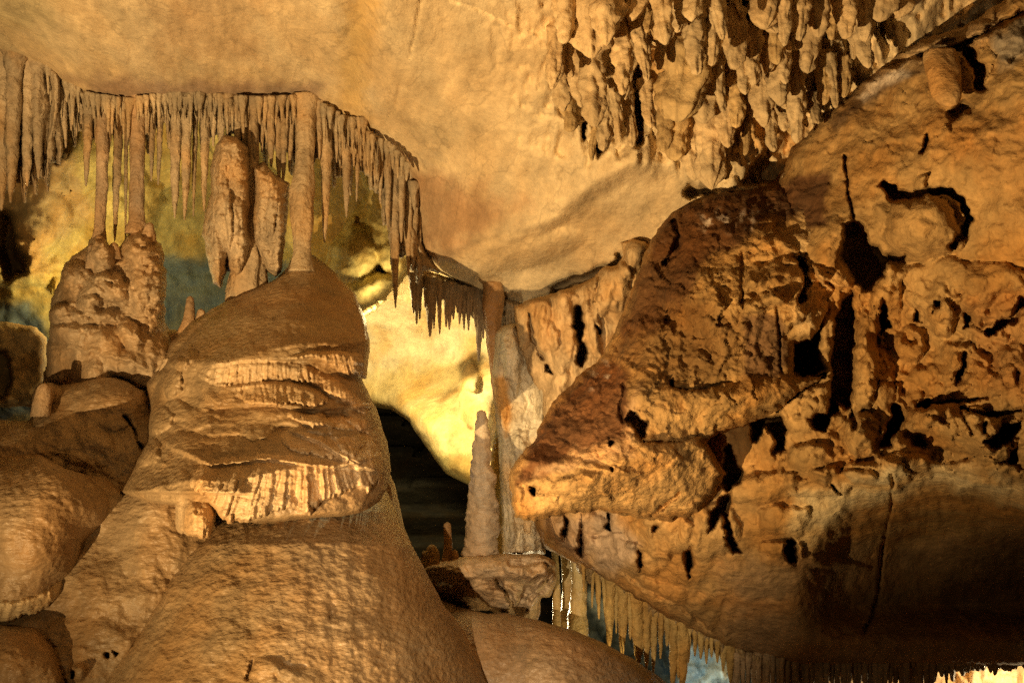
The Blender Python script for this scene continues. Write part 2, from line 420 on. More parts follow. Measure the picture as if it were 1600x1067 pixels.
# ------------------------------------------------------------------ walls behind the hanging rows
bw = tps([(-250,40,9.6),(200,60,9.7),(560,80,9.6),(-250,170,10.2),(200,200,10.4),(600,200,10.2),(0,270,11.3),(250,300,12.0),(450,300,12.2),(600,330,11.4),
    (-250,450,11.3),(60,430,11.2),(250,430,12.6),(400,450,12.9),(560,480,12.0),(0,640,12.2),(300,600,13.2),(700,700,13.5)])
def back_wall_depth(X, Y):
    D = bw(X, Y) + .22 * N(X, Y, 120, 11, 4) + .07 * N(X, Y, 30, 12, 4, 'r')
    D = D - knobs(X, Y, [(35, 300, 90, 110, 10, .7), (110, 250, 60, 60, 0, .45), (200, 330, 60, 60, 0, .25), (20, 420, 50, 40, 0, .3)])
    D = D + pits(X, Y, [[(78, 238), (92, 232), (104, 240), (92, 262), (84, 258)], [(2, 325), (20, 330), (28, 380), (44, 400), (40, 425), (10, 440), (-6, 400)]], .8, 7)
    return D
def back_wall_tint(X, Y):
    return paint(X, Y, (.56, .46, .17), [
        ([(-260, 180), (100, 200), (150, 330), (60, 420), (-260, 430)], (.50, .37, .19), 25),
        ([(500, 200), (650, 220), (600, 360), (540, 400), (490, 380)], (.52, .36, .12), 20),
        ([(-260, 462), (50, 470), (75, 512), (120, 640), (-260, 700)], (.17, .21, .20), 10),  # this and the next area: cool lamp light put into the colour
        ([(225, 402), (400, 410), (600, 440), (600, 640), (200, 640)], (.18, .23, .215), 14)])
tag(relief('cave_wall', [(-420, 20), (640, 40), (700, 260), (640, 380), (545, 470), (520, 760), (-420, 760)], back_wall_depth, M['back'], back_wall_tint,
    step=3.6, edge=(10, .2), back=.6, seed=2), kind='structure')

ch = tps([(540,440,13.2),(640,420,13.0),(820,460,12.6),(540,640,14.2),(600,630,13.8),(650,600,13.9),(740,520,13.8),(640,650,12.9),(700,735,12.2),(735,755,12.0),(820,600,12.6),(800,860,11.7)])
def chamber_depth(X, Y):
    D = ch(X, Y) + .12 * N(X, Y, 110, 21, 3) + .03 * N(X, Y, 26, 22, 3)
    under = np.interp(X, [560, 660, 700, 745, 800], [648, 632, 622, 585, 560])
    D = D - .35 * ss(-22, 12, Y - under) * ss(640, 700, X)
    D = D - knobs(X, Y, [(750, 620, 30, 60, 0, .4), (735, 590, 20, 26, 0, .3)])
    return D
def chamber_tint(X, Y):
    return paint(X, Y, (.74, .62, .36), [
        ([(560, 590), (640, 570), (720, 560), (745, 520), (760, 760), (640, 700), (560, 640)], (.62, .48, .20), 20),
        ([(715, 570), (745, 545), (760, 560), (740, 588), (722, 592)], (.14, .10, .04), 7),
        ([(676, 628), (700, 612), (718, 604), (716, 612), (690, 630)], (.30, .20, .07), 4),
        ([(650, 690), (740, 720), (740, 770), (660, 740)], (.5, .4, .14), 10)])
tag(relief('chamber_wall', [(520, 420), (610, 380), (830, 420), (840, 560), (830, 880), (772, 880), (738, 757), (700, 738), (664, 690), (640, 655), (612, 636), (580, 633), (520, 640)],
    chamber_depth, M['back'], chamber_tint, step=2.8, edge=(26, .5), back=1.6, warp=(2.5, 40), seed=3), kind='structure')

def far_depth(X, Y):
    st = ((Y + 9 * N(X, Y, 120, 5, 3)) / 47.0) % 1
    return 18.5 + .9 * st + .2 * N(X, Y, 60, 6, 4)
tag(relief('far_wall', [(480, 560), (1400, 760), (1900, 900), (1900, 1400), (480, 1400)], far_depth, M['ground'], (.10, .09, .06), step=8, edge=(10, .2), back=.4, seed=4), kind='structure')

def grotto_depth(X, Y):
    return 12.4 - (X - 900) * .002 + .35 * N(X, Y, 60, 16, 4, 'r') + .12 * N(X, Y, 22, 17, 3, 'r', .5, 2)
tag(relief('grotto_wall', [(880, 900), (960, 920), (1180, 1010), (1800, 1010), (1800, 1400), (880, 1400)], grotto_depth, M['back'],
    lambda X, Y: paint(X, Y, (.07, .09, .085), [([(1062, 1010), (1145, 1020), (1145, 1080), (1062, 1080)], (.55, .64, .62), 8), ([(915, 920), (935, 925), (960, 960), (950, 985), (925, 950)], (.35, .42, .40), 6), ([(1240, 980), (1800, 980), (1800, 1400), (1240, 1400)], (.75, .58, .36), 30)]),  # pale patches paint pools of lamp light onto the dark wall
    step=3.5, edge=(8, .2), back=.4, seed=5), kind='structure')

# ------------------------------------------------------------------ crag above the bright chamber
def crag_depth(X, Y):
    D = 10.9 + (Y - 420) * .001 + .30 * N(X, Y, 60, 33, 4, 'r') + .10 * N(X, Y, 18, 34, 3, 'r')
    return blobs(X, Y, D, [(560, 400, 34, 40, 20, 10.7, .4), (610, 385, 26, 42, -10, 10.6, .4), (575, 450, 40, 20, -25, 10.7, .35), (605, 330, 26, 60, 5, 10.5, .35)], .1)
tag(relief('rock_crag', [(520, 200), (600, 215), (640, 260), (650, 340), (640, 420), (618, 448), (590, 478), (560, 496), (535, 460), (505, 425), (520, 385), (575, 300), (540, 230)], crag_depth, M['back'],
    lambda X, Y: paint(X, Y, (.52, .42, .17), [([(500, 420), (560, 470), (640, 420), (650, 470), (560, 510)], (.28, .22, .09), 8)]), step=2.4, edge=(16, .4), back=.8, warp=(7, 18), seed=6),  # darker lower edge paints in the crag's shadow
    'craggy yellow rock hanging between the tall column and the bright chamber', 'rock crag')

# ------------------------------------------------------------------ pale block behind the flowstone on the left edge
tag(relief('rock_block', [(-300, 500), (10, 505), (55, 515), (70, 530), (72, 600), (62, 632), (-300, 640)], lambda X, Y: 9.6 + .1 * N(X, Y, 40, 41, 4) + .05 * N(X, Y, 14, 42, 3) + pits(X, Y, [[(-60, 548), (8, 548), (17, 565), (18, 600), (10, 628), (-60, 628)]], .8, 5),
    M['wall'], (.55, .40, .20), step=2.5, edge=(12, .3), back=.6, seed=7), 'orange rock block with a dark hollow at the left edge', 'rock block')

# ------------------------------------------------------------------ flowstone mass: dome, draperies, tower, mounds
def flute(X, Y, w, lean=0.0, seed=1, amp=.05, cx=450):
    u = X + (Y - 740) * lean * (X - cx) / 150.0
    u = u + w * 1.6 * gn(u / (w * 5), Y / 200.0, seed * 1.3) + w * .15 * gn(X / 30.0, Y / 22.0, seed + 2.2)
    a = 1 - 2 * np.abs(gn(u / w, Y / 160.0, seed * 2.7))
    b = 1 - 2 * np.abs(gn(u / (w * .45), Y / 90.0, seed * 3.9 + 4))
    return amp * (a * .85 + b * .15)
def micro(X, Y, k=1.0, s=11, seed=0):
    w = 6 * N(X, Y, 40, 70 + seed, 2)
    return -k * (.013 * N(X + w, Y, s, 71 + seed, 2, 'f', 1.1, .78) + .008 * N(X, Y, 6, 72 + seed, 2, 'f', 1.1, .8))

def tiers(X, Y, lst):
    """ledges that swell outward down to a lip: (lip polyline, height px of the swell, thrust m)"""
    o = 0
    for pts, h, th in lst:
        p = np.array(pts, float)
        yb = np.interp(X, p[:, 0], p[:, 1]); e = ss(p[0, 0] - 4, p[0, 0] + 26, X) * (1 - ss(p[-1, 0] - 26, p[-1, 0] + 4, X))
        v = yb - Y
        o = o + th * e * np.where(v > 0, np.clip(1 - v / h, 0, 1) ** 1.3, np.clip(1 + v / 5.0, 0, 1))
    return o

def cap_depth(X, Y):
    cx = np.interp(Y, [400, 470, 520, 600, 700, 820], [475, 465, 440, 415, 400, 400])
    rr = np.interp(Y, [400, 412, 440, 470, 500, 530, 570, 640, 700, 760, 830], [14, 24, 55, 88, 122, 138, 158, 172, 194, 202, 215])
    q = np.clip((X - cx) / (rr * 1.04), -1, 1)
    Yt = Y + (X - 430) * .13 * ss(480, 560, Y) + 10 * gn(X / 90.0, Y / 200.0, 4.4)
    D = np.interp(Yt, [380, 400, 420, 500, 546, 600, 655, 712, 735, 830], [8.9, 8.75, 8.6, 8.0, 7.55, 7.60, 7.42, 6.95, 6.74, 6.74]) - rr / F * 7.2 * 1.2 * (np.sqrt(1 - q * q * .98) - .15)
    D = D + .04 * N(X, Y, 70, 51, 3) + micro(X, Y, 1.15) + .04 * N(X, Y, 34, 56, 3)
    D = D - tiers(X, Y, [
        ([(318, 572), (380, 562), (470, 560), (560, 566), (584, 570)], 40, .06),
        ([(300, 600), (340, 632), (420, 630), (500, 640), (600, 632)], 40, .10),
        ([(250, 690), (330, 726), (420, 716), (520, 730), (604, 710)], 60, .10),
        ([(440, 668), (500, 690), (560, 728), (604, 738)], 40, .10),
        ([(190, 768), (300, 768), (400, 770)], 40, .12)])
    D = D + .10 * ss(.1, 1, q) * 0
    D = D - knobs(X, Y, [(545, 685, 30, 22, 30, .12), (500, 662, 28, 16, 20, .10), (568, 652, 24, 18, 0, .10), (400, 655, 80, 26, -5, .08), (540, 610, 40, 20, 20, .08), (340, 620, 40, 16, -20, .07), (262, 600, 22, 26, 30, .14), (245, 655, 24, 22, 0, .12), (225, 705, 26, 24, 0, .10), (285, 560, 22, 14, -30, .10), (300, 650, 40, 18, 10, .07), (280, 575, 28, 14, 30, .05), (450, 650, 60, 14, 10, .04),
        (320, 680, 60, 20, -10, .04), (560, 720, 30, 18, 0, .05), (530, 705, 20, 14, 0, .05)])
    return D
EARTH = (.32, .222, .12)
dome = empty('flowstone_dome', W(440, 1060, 6.2), 'huge rounded brown flowstone dome with fluted draperies, under the tall column', 'flowstone')
relief('cap', [(462, 398), (478, 396), (490, 402), (524, 430), (551, 460), (569, 500), (576, 545), (572, 572), (562, 592), (574, 618), (590, 652), (601, 690), (608, 735), (602, 764), (590, 782), (560, 800), (400, 815), (330, 790), (240, 785), (186, 768), (205, 740), (232, 690), (236, 640), (232, 600), (258, 570), (268, 540), (300, 505), (330, 486), (380, 462), (430, 440), (452, 420)],
    cap_depth, M['flow'], EARTH, step=2.0, edge=(7, .12), back=.8, warp=(2.5, 26), parent=dome, seed=8)
def mound_depth(X, Y):
    cx = np.interp(Y, [760, 900, 1150], [455, 440, 420]); rr = np.interp(Y, [760, 800, 850, 900, 950, 1000, 1067, 1250], [150, 175, 205, 235, 262, 298, 335, 380])
    q = np.clip((X - cx) / rr, -1, 1)
    D = np.interp(Y, [745, 770, 800, 850, 920, 1000, 1250], [8.3, 7.95, 7.42, 7.02, 6.84, 6.74, 6.5]) - rr / F * 6.2 * 1.25 * (np.sqrt(1 - q * q * .97) - .2)
    D = D + .05 * N(X, Y, 120, 61, 3) + micro(X, Y, .85, 12, 5) + .022 * N(X, Y, 34, 66, 3) - .012 * N(X, Y, 40, 62, 2, 'f', .5, 4)
    D = D - .03 * ss(940, 990, Y) * np.clip(1 - ell(X, Y, 540, 960, 60, 22) ** 2, 0, 1)
    D = D - knobs(X, Y, [(415, 1040, 26, 14, 0, .05), (450, 1052, 22, 14, 0, .05)]) + grooves(X, Y, [([(518, 958), (516, 966)], 3, .05), ([(395, 1035), (385, 1060)], 4, .05)])
    return D
relief('base', [(310, 800), (345, 806), (400, 790), (470, 785), (520, 762), (560, 755), (588, 735), (600, 766), (620, 808), (640, 850), (668, 905), (690, 945), (725, 990), (752, 1030), (790, 1100), (810, 1240), (80, 1240), (90, 1110), (165, 1030), (205, 1000), (250, 925), (285, 870), (325, 828)],
    mound_depth, M['flow'], EARTH, step=2.2, edge=(22, .18), back=.8, warp=(2.5, 30), parent=dome, seed=9)
# draperies: fluted skirts growing out of the dome, each with a ragged lower fringe
def drapery(ytop, ybot, w, lean, seed, lift, parent=dome, tint=(.51, .365, .21), base=cap_depth, amp=.032, rag=5, grow=26, cx=450):  # tint paler than the dome, puts light on the frills into the colour
    A = np.array(ytop, float); B = np.array(ybot, float); r = random.Random(seed)
    xa, xb = B[0, 0], B[-1, 0]; xs = np.arange(xa, xb, w * .5); low = []
    ph = 0
    while xs.size and ph < len(xs) - 2:
        a = r.uniform(.0, 1) ** 1.5 * rag
        y = [float(np.interp(xs[ph + k], B[:, 0], B[:, 1])) for k in (0, 1, 2)]
        jj = rag * 1.4 * float(gn(xs[ph] / 24.0, seed * 1.7, .4))
        low += [(xs[ph] + 1, y[0] - rag * .25 * r.random() + jj), (xs[ph] + w * .3, y[0] + a * .7 + jj), (xs[ph] + w * .75, y[1] + a * .7 + jj)]
        ph += 2
    outline = [tuple(p) for p in A] + low[::-1]
    def dp(X, Y):
        yt = np.interp(X, A[:, 0], A[:, 1])
        g = ss(0, grow, Y - yt) * ss(xa - 4, xa + 26, X) * ss(xb + 4, xb - 22, X)
        return base(X, Y) + .03 - (lift + .03) * g + flute(X, Y, w, lean, seed, amp, cx) * (.15 + .85 * ss(0, grow * 1.5, Y - yt)) * ss(xa - 10, xa + 10, X)
    return relief('drapery', outline, dp, M['flow'], tint, step=1.6, edge=(5, .05), back=.3, warp=(2.0, 12), parent=parent, seed=seed)
drapery([(440, 556), (480, 546), (530, 544), (572, 550)], [(436, 566), (480, 560), (520, 572), (548, 584), (574, 590)], 8, -.6, 19, .10, grow=10)
drapery([(304, 572), (340, 556), (400, 552), (440, 556), (480, 562), (520, 580), (550, 604), (582, 632)], [(300, 590), (340, 602), (400, 596), (460, 592), (500, 604), (530, 626), (560, 644), (586, 650)], 8, -.3, 21, .07, grow=20)
drapery([(360, 596), (400, 590), (450, 592), (500, 606), (520, 616)], [(362, 618), (390, 630), (440, 630), (490, 628), (520, 630)], 9, -.1, 23, .10, grow=12)
drapery([(425, 660), (470, 664), (520, 672), (560, 668), (590, 676)], [(425, 684), (470, 706), (520, 716), (560, 728), (594, 726)], 12, -.5, 24, .07, grow=26, rag=7, amp=.04)
drapery([(290, 724), (330, 708), (400, 700), (470, 702), (530, 712), (570, 706), (600, 696)], [(292, 760), (320, 776), (345, 806), (390, 802), (440, 800), (480, 796), (510, 778), (550, 766), (606, 750)], 9, -.45, 25, .15, grow=34, rag=9, amp=.045)
drapery([(436, 632), (480, 640), (530, 648), (560, 646), (588, 656)], [(436, 650), (480, 662), (530, 672), (560, 672), (590, 676)], 8, -.5, 29, .06, grow=14, rag=4)
drapery([(276, 768), (300, 766), (326, 776), (338, 790)], [(276, 822), (296, 834), (320, 836), (338, 818)], 11, 0, 26, .16, tint=(.46, .33, .19), grow=40, rag=7)

drip('core', [(474, 432, 14), (472, 470, 50), (450, 520, 88), (430, 600, 130), (425, 700, 160), (430, 760, 185), (430, 820, 195), (440, 950, 225), (430, 1240, 290)], 8.95, M['flow'], EARTH, lump=.05, seed=77, ring=48, flat=.78, tip=False, top=True, lsize=60, parent=dome)
def tower_depth(X, Y):
    D = 8.75 + 0 * X
    D = blobs(X, Y, D, [(225, 460, 42, 120, 4, 8.9, .62), (165, 470, 80, 90, 10, 9.0, .6), (140, 560, 76, 80, 0, 8.9, .75), (220, 570, 60, 70, -10, 8.85, .65), (110, 520, 36, 60, 10, 8.85, .55),
        (120, 440, 28, 34, 0, 8.8, .42), (100, 492, 24, 16, 0, 8.55, .28), (140, 495, 60, 15, 3, 8.55, .33), (125, 522, 50, 18, 5, 8.45, .33), (205, 530, 18, 34, -25, 8.42, .30), (165, 535, 34, 26, 20, 8.45, .32),
        (145, 585, 26, 30, 0, 8.4, .34), (190, 565, 40, 24, 10, 8.4, .3), (215, 390, 28, 24, 0, 8.6, .38), (158, 400, 24, 30, 0, 8.65, .38), (140, 470, 22, 26, 0, 8.5, .3), (170, 450, 46, 20, 15, 8.5, .3), (265, 585, 26, 34, 15, 8.5, .3)], .12)
    TT = [([(90, 436), (140, 430), (190, 440)], 22, .06), ([(82, 474), (130, 480), (175, 470), (215, 490)], 24, .08), ([(80, 510), (120, 514), (160, 506), (200, 516), (240, 540)], 22, .08), ([(76, 552), (110, 545), (150, 552), (190, 560), (240, 580)], 26, .09), ([(200, 420), (230, 412), (258, 418)], 20, .05), ([(190, 460), (225, 452), (258, 462)], 24, .05)]
    D = D - tiers(X, Y + 7 * gn(X / 14.0, Y / 40.0, 3.3), TT) * .9 + flute(X, Y, 9, 0, 38, .014, 160) * ss(620, 540, Y)
    D = D + flute(X, Y, 17, 0, 31, .035, 160) * ss(520, 560, Y) - .11 * N(X, Y, 24, 32, 4, 'b', 1.2, .8) * ss(560, 480, Y) + micro(X, Y, 1.0, 10, 3)
    D = D + .06 * N(X, Y, 16, 37, 2, 'r', 1.7, .7) * ss(150, 200, X) * ss(580, 520, Y) * .5
    return D
tower = tag(relief('flowstone_tower', [(138, 385), (146, 372), (158, 366), (168, 384), (176, 390), (188, 388), (198, 376), (203, 362), (226, 356), (240, 364), (250, 384), (256, 430), (254, 500), (262, 520), (285, 520), (300, 530), (280, 580), (262, 628), (240, 628), (228, 610), (190, 610), (100, 612), (70, 600), (76, 560), (80, 500), (84, 466), (96, 440), (105, 412), (118, 402)],
    tower_depth, M['flow'], (.47, .345, .215), step=2.0, edge=(9, .10), back=.3, warp=(6, 17), seed=10), 'lumpy tiered flowstone tower left of the dome, thin columns standing on its top', 'flowstone')

drip('core', [(170, 415, 40), (172, 460, 62), (172, 520, 72), (175, 600, 78), (170, 720, 90)], 9.45, M['flow'], (.45, .325, .20), lump=.1, seed=78, ring=40, flat=.35, tip=False, top=True, lsize=40, parent=tower)
def mid_depth(X, Y):
    D = np.interp(Y, [600, 690, 780], [7.75, 7.35, 7.05]) + 0 * X
    D = blobs(X, Y, D, [(150, 650, 110, 70, 5, 8.1, .75), (70, 620, 22, 26, 10, 7.75, .35), (95, 665, 48, 36, 10, 7.75, .42), (175, 635, 60, 34, 8, 7.8, .42), (150, 720, 90, 46, 15, 7.8, .6), (60, 700, 60, 60, 0, 7.9, .5), (205, 660, 30, 50, 20, 7.8, .35), (120, 720, 16, 14, 0, 7.25, .12), (175, 662, 26, 12, 0, 7.45, .14), (150, 690, 34, 20, 25, 7.4, .2)], .12)
    return D + .3 * ss(700, 640, Y) + .05 * N(X, Y, 26, 44, 3) + micro(X, Y, 1.3, 11, 8) + grooves(X, Y, [([(196, 650), (206, 668), (216, 690), (224, 700)], 5, .15)])
tag(relief('flowstone_mound', [(52, 620), (62, 602), (80, 600), (92, 606), (160, 590), (190, 594), (225, 612), (238, 650), (236, 700), (200, 768), (150, 790), (40, 780), (-300, 780), (-300, 660), (50, 660)], mid_depth, M['flow'], (.34, .238, .135), step=2.2, edge=(10, .08), back=.7, warp=(3, 22), seed=11),
    'bulging brown flowstone mound just below the tiered tower, left of the dome', 'flowstone')

def slope_depth(X, Y):
    D = np.interp(Y, [740, 900, 1060], [6.9, 6.35, 5.95]) + 0 * X
    D = blobs(X, Y, D, [(240, 860, 100, 110, 15, 7.2, .8), (150, 960, 130, 110, 25, 7.0, .8), (250, 800, 70, 50, 0, 7.1, .55), (310, 800, 40, 40, 0, 7.0, .4), (225, 890, 70, 40, -10, 6.7, .35), (200, 940, 80, 34, -15, 6.55, .3), (150, 1010, 90, 50, 10, 6.4, .35), (120, 1045, 60, 40, 0, 6.3, .3), (130, 800, 70, 60, 20, 7.2, .6), (122, 1050, 12, 12, 0, 5.95, .12)], .2)
    return D + .05 * N(X, Y, 60, 46, 3) + .02 * N(X, Y, 24, 47, 3) + micro(X, Y, .7, 11, 9) + pits(X, Y, [[(160, 1018), (170, 1020), (168, 1030), (161, 1028)], [(176, 1018), (184, 1020), (180, 1025)], [(207, 998), (214, 1000), (212, 1006)], [(110, 1042), (118, 1046), (116, 1066), (110, 1060)]], .2, 2)
tag(relief('flowstone_slope', [(60, 735), (120, 742), (165, 748), (190, 770), (225, 760), (262, 756), (300, 770), (332, 790), (340, 825), (320, 850), (290, 900), (250, 960), (200, 1020), (170, 1080), (150, 1240), (-300, 1240), (-300, 760)], slope_depth, M['flow'], (.33, .235, .135), step=2.3, edge=(10, .05), back=.7, warp=(3, 28), seed=12),
    'grey-brown lumpy flowstone slope between the big dome and the lower left mounds', 'flowstone')

lobe = empty('flowstone_lobe', W(20, 960, 6.0), 'smooth brown flowstone lobe at the left edge ending in a short fringe', 'flowstone')
def lobe_depth(X, Y):
    D = blobs(X, Y, np.interp(Y, [710, 960], [7.0, 6.3]) + 0 * X, [(20, 850, 120, 130, 0, 6.9, 1.0), (-170, 860, 130, 150, 0, 7.0, .9), (70, 800, 90, 90, 20, 6.9, .8), (0, 930, 110, 60, 0, 6.7, .75), (110, 790, 70, 50, 20, 6.85, .5)], .2)
    return D + .04 * N(X, Y, 80, 48, 3) + micro(X, Y, .8, 12, 10)
relief('cap', [(-300, 715), (0, 716), (60, 712), (100, 735), (150, 746), (186, 768), (165, 820), (128, 850), (122, 905), (80, 930), (60, 950), (20, 965), (-300, 975)], lobe_depth, M['flow'], (.31, .21, .115), step=2.2, edge=(18, .12), back=.5, warp=(3, 30), parent=lobe, seed=13)
drapery([(-300, 920), (20, 932), (60, 922), (90, 905), (106, 895)], [(-300, 972), (0, 972), (50, 958), (85, 935), (106, 918)], 9, -.3, 27, .06, parent=lobe, tint=(.55, .42, .25), base=lobe_depth, grow=14, rag=7, cx=60)
def low_depth(X, Y):
    D = blobs(X, Y, 6.6 + 0 * X, [(10, 1060, 110, 100, 0, 6.5, .9), (-180, 1080, 140, 110, 0, 6.5, .8), (60, 1090, 90, 100, 20, 6.4, .7)], .08)
    return D + .04 * N(X, Y, 60, 49, 3) + micro(X, Y, 1.0, 12, 11)
tag(relief('flowstone_hummock', [(-300, 975), (0, 975), (60, 980), (85, 1010), (105, 1067), (120, 1240), (-300, 1240)], low_depth, M['flow'], (.31, .21, .115), step=2.5, edge=(18, .2), back=.5, warp=(3, 30), seed=14),
    'smooth brown flowstone hummock in the bottom left corner of the cave', 'flowstone')

# ------------------------------------------------------------------ shelf in the middle, mound at bottom centre
def shelf_depth(X, Y):
    D = 8.9 - .65 * np.sqrt(np.clip(1 - ((X - 800) / 150.) ** 2, 0, 1)) + .5 * ss(885, 975, Y) - .004 * (905 - Y) * 0
    D = D - tiers(X, Y, [([(735, 905), (780, 915), (830, 905), (868, 892)], 30, .06)])
    D = D - knobs(X, Y, [(845, 895, 26, 34, 25, .30), (790, 940, 40, 22, 10, .24), (740, 930, 30, 26, 0, .14), (825, 935, 16, 50, 25, .2), (765, 890, 60, 24, 5, .14), (700, 895, 40, 22, 0, .1), (805, 890, 26, 18, 20, .10)])
    D = D + grooves(X, Y, [([(842, 905), (820, 930), (812, 955)], 10, .45), ([(775, 905), (790, 925), (802, 940), (800, 958)], 8, .3), ([(862, 890), (852, 915), (832, 930), (822, 950)], 8, .3), ([(800, 880), (826, 882), (850, 876), (860, 890)], 6, .16)])
    return D + .03 * N(X, Y, 24, 52, 3) + .03 * N(X + Y * .4, Y, 16, 53, 2, 'r', 1.8, .7) + micro(X, Y, .6, 9, 12)
tag(relief('flowstone_shelf', [(660, 886), (690, 880), (730, 872), (800, 868), (845, 868), (866, 880), (868, 905), (858, 930), (842, 930), (840, 958), (836, 972), (820, 966), (808, 956), (796, 960), (782, 966), (770, 952), (744, 950), (700, 960), (664, 920)],
    shelf_depth, M['flow'], (.62, .49, .33), step=1.8, edge=(7, .12), back=.6, warp=(2.5, 14), seed=15), 'pale overhanging shelf with curled folds under the knobby stalagmite', 'flowstone shelf')
def bmound_depth(X, Y):
    D = blobs(X, Y, 8.2 + 0 * X, [(860, 1120, 190, 165, 30, 8.1, 1.5), (760, 1100, 120, 150, 0, 7.9, 1.2)], .1)
    return D + .03 * N(X, Y, 80, 54, 3) - .02 * N(X * .8 - Y * .6, X * .6 + Y * .8, 22, 55, 3, 'f', 3.5, .6) + micro(X, Y, 1.0, 11, 13)
tag(relief('flowstone_apron', [(664, 930), (720, 950), (760, 962), (790, 960), (850, 975), (890, 985), (940, 1006), (985, 1030), (1030, 1060), (1080, 1110), (1100, 1240), (700, 1240), (690, 1000)], bmound_depth, M['flow'], (.37, .27, .17), step=2.2, edge=(14, .25), back=.7, warp=(2, 30), seed=16),
    'smooth rippled flowstone apron rising at bottom centre below the shelf', 'flowstone')
# ------------------------------------------------------------------ pale flowstone and rock folds in the middle
def cascade_depth(X, Y):
    D = np.interp(Y, [500, 600, 700, 880], [9.1, 8.95, 8.85, 8.75]) + .002 * np.abs(X - 815)
    D = D + flute(X, Y, 20, .1, 41, .10, 815) + .04 * N(X, Y, 20, 63, 3, 'r', .7, 1.6) + .02 * N(X, Y, 8, 64, 2)
    return D - knobs(X, Y, [(800, 560, 18, 50, -6, .16), (850, 610, 22, 40, 0, .16), (815, 720, 20, 50, 0, .12), (800, 840, 30, 24, 0, .1), (850, 830, 22, 20, 0, .1)])
tag(relief('flowstone_cascade', [(778, 520), (786, 512), (806, 508), (816, 540), (836, 570), (850, 560), (880, 600), (872, 660), (850, 700), (840, 780), (850, 862), (800, 866), (788, 862), (786, 780), (782, 700), (776, 640), (772, 580)], cascade_depth, M['drip'],
    lambda X, Y: paint(X, Y, (.70, .62, .46), [([(770, 590), (790, 590), (800, 650), (790, 680), (775, 640)], (.62, .36, .12), 6), ([(835, 560), (880, 600), (870, 650), (840, 640)], (.45, .38, .26), 8)]),
    step=1.8, edge=(6, .15), back=.3, warp=(3, 16), seed=17), 'glossy cream flowstone cascade between the hanging fringe and the brown outcrop', 'flowstone')

def fold_depth(X, Y):
    D = np.interp(X, [790, 860, 930, 1010], [8.9, 8.5, 8.3, 8.2]) + .001 * (Y - 520)
    D = D + flute(X, Y, 34, .15, 43, .13, 800) + .08 * N(X, Y, 40, 65, 3, 'r', .6, 1.8) + .02 * N(X, Y, 10, 66, 3)
    D = D - knobs(X, Y, [(955, 450, 26, 40, 10, .25), (990, 400, 16, 34, 10, .2), (835, 500, 30, 60, -10, .2), (880, 520, 20, 70, 0, .15), (925, 520, 12, 50, -10, .15)])
    D = D + pits(X, Y, [[(898, 480), (908, 476), (914, 492), (912, 530), (918, 552), (910, 574), (900, 570), (902, 540), (896, 510)], [(930, 505), (940, 515), (938, 530), (930, 524)], [(852, 565), (860, 572), (862, 584), (854, 580)]], .9, 4)
    return D + grooves(X, Y, [([(826, 490), (832, 530), (848, 560)], 5, .2), ([(936, 432), (930, 470)], 4, .12)])
tag(relief('rock_folds', [(806, 482), (830, 470), (868, 460), (895, 452), (930, 436), (945, 420), (966, 418), (975, 400), (970, 378), (990, 374), (1020, 380), (1080, 420), (1080, 620), (860, 760), (820, 770), (838, 700), (850, 650), (842, 610), (822, 570), (810, 530)], fold_depth, M['wall'], (.52, .37, .20), step=2.0, edge=(8, .15), back=.7, warp=(4, 16), seed=18),
    'tan folded rock curtain with a black slot, left of the brown-stained outcrop', 'rock curtain')

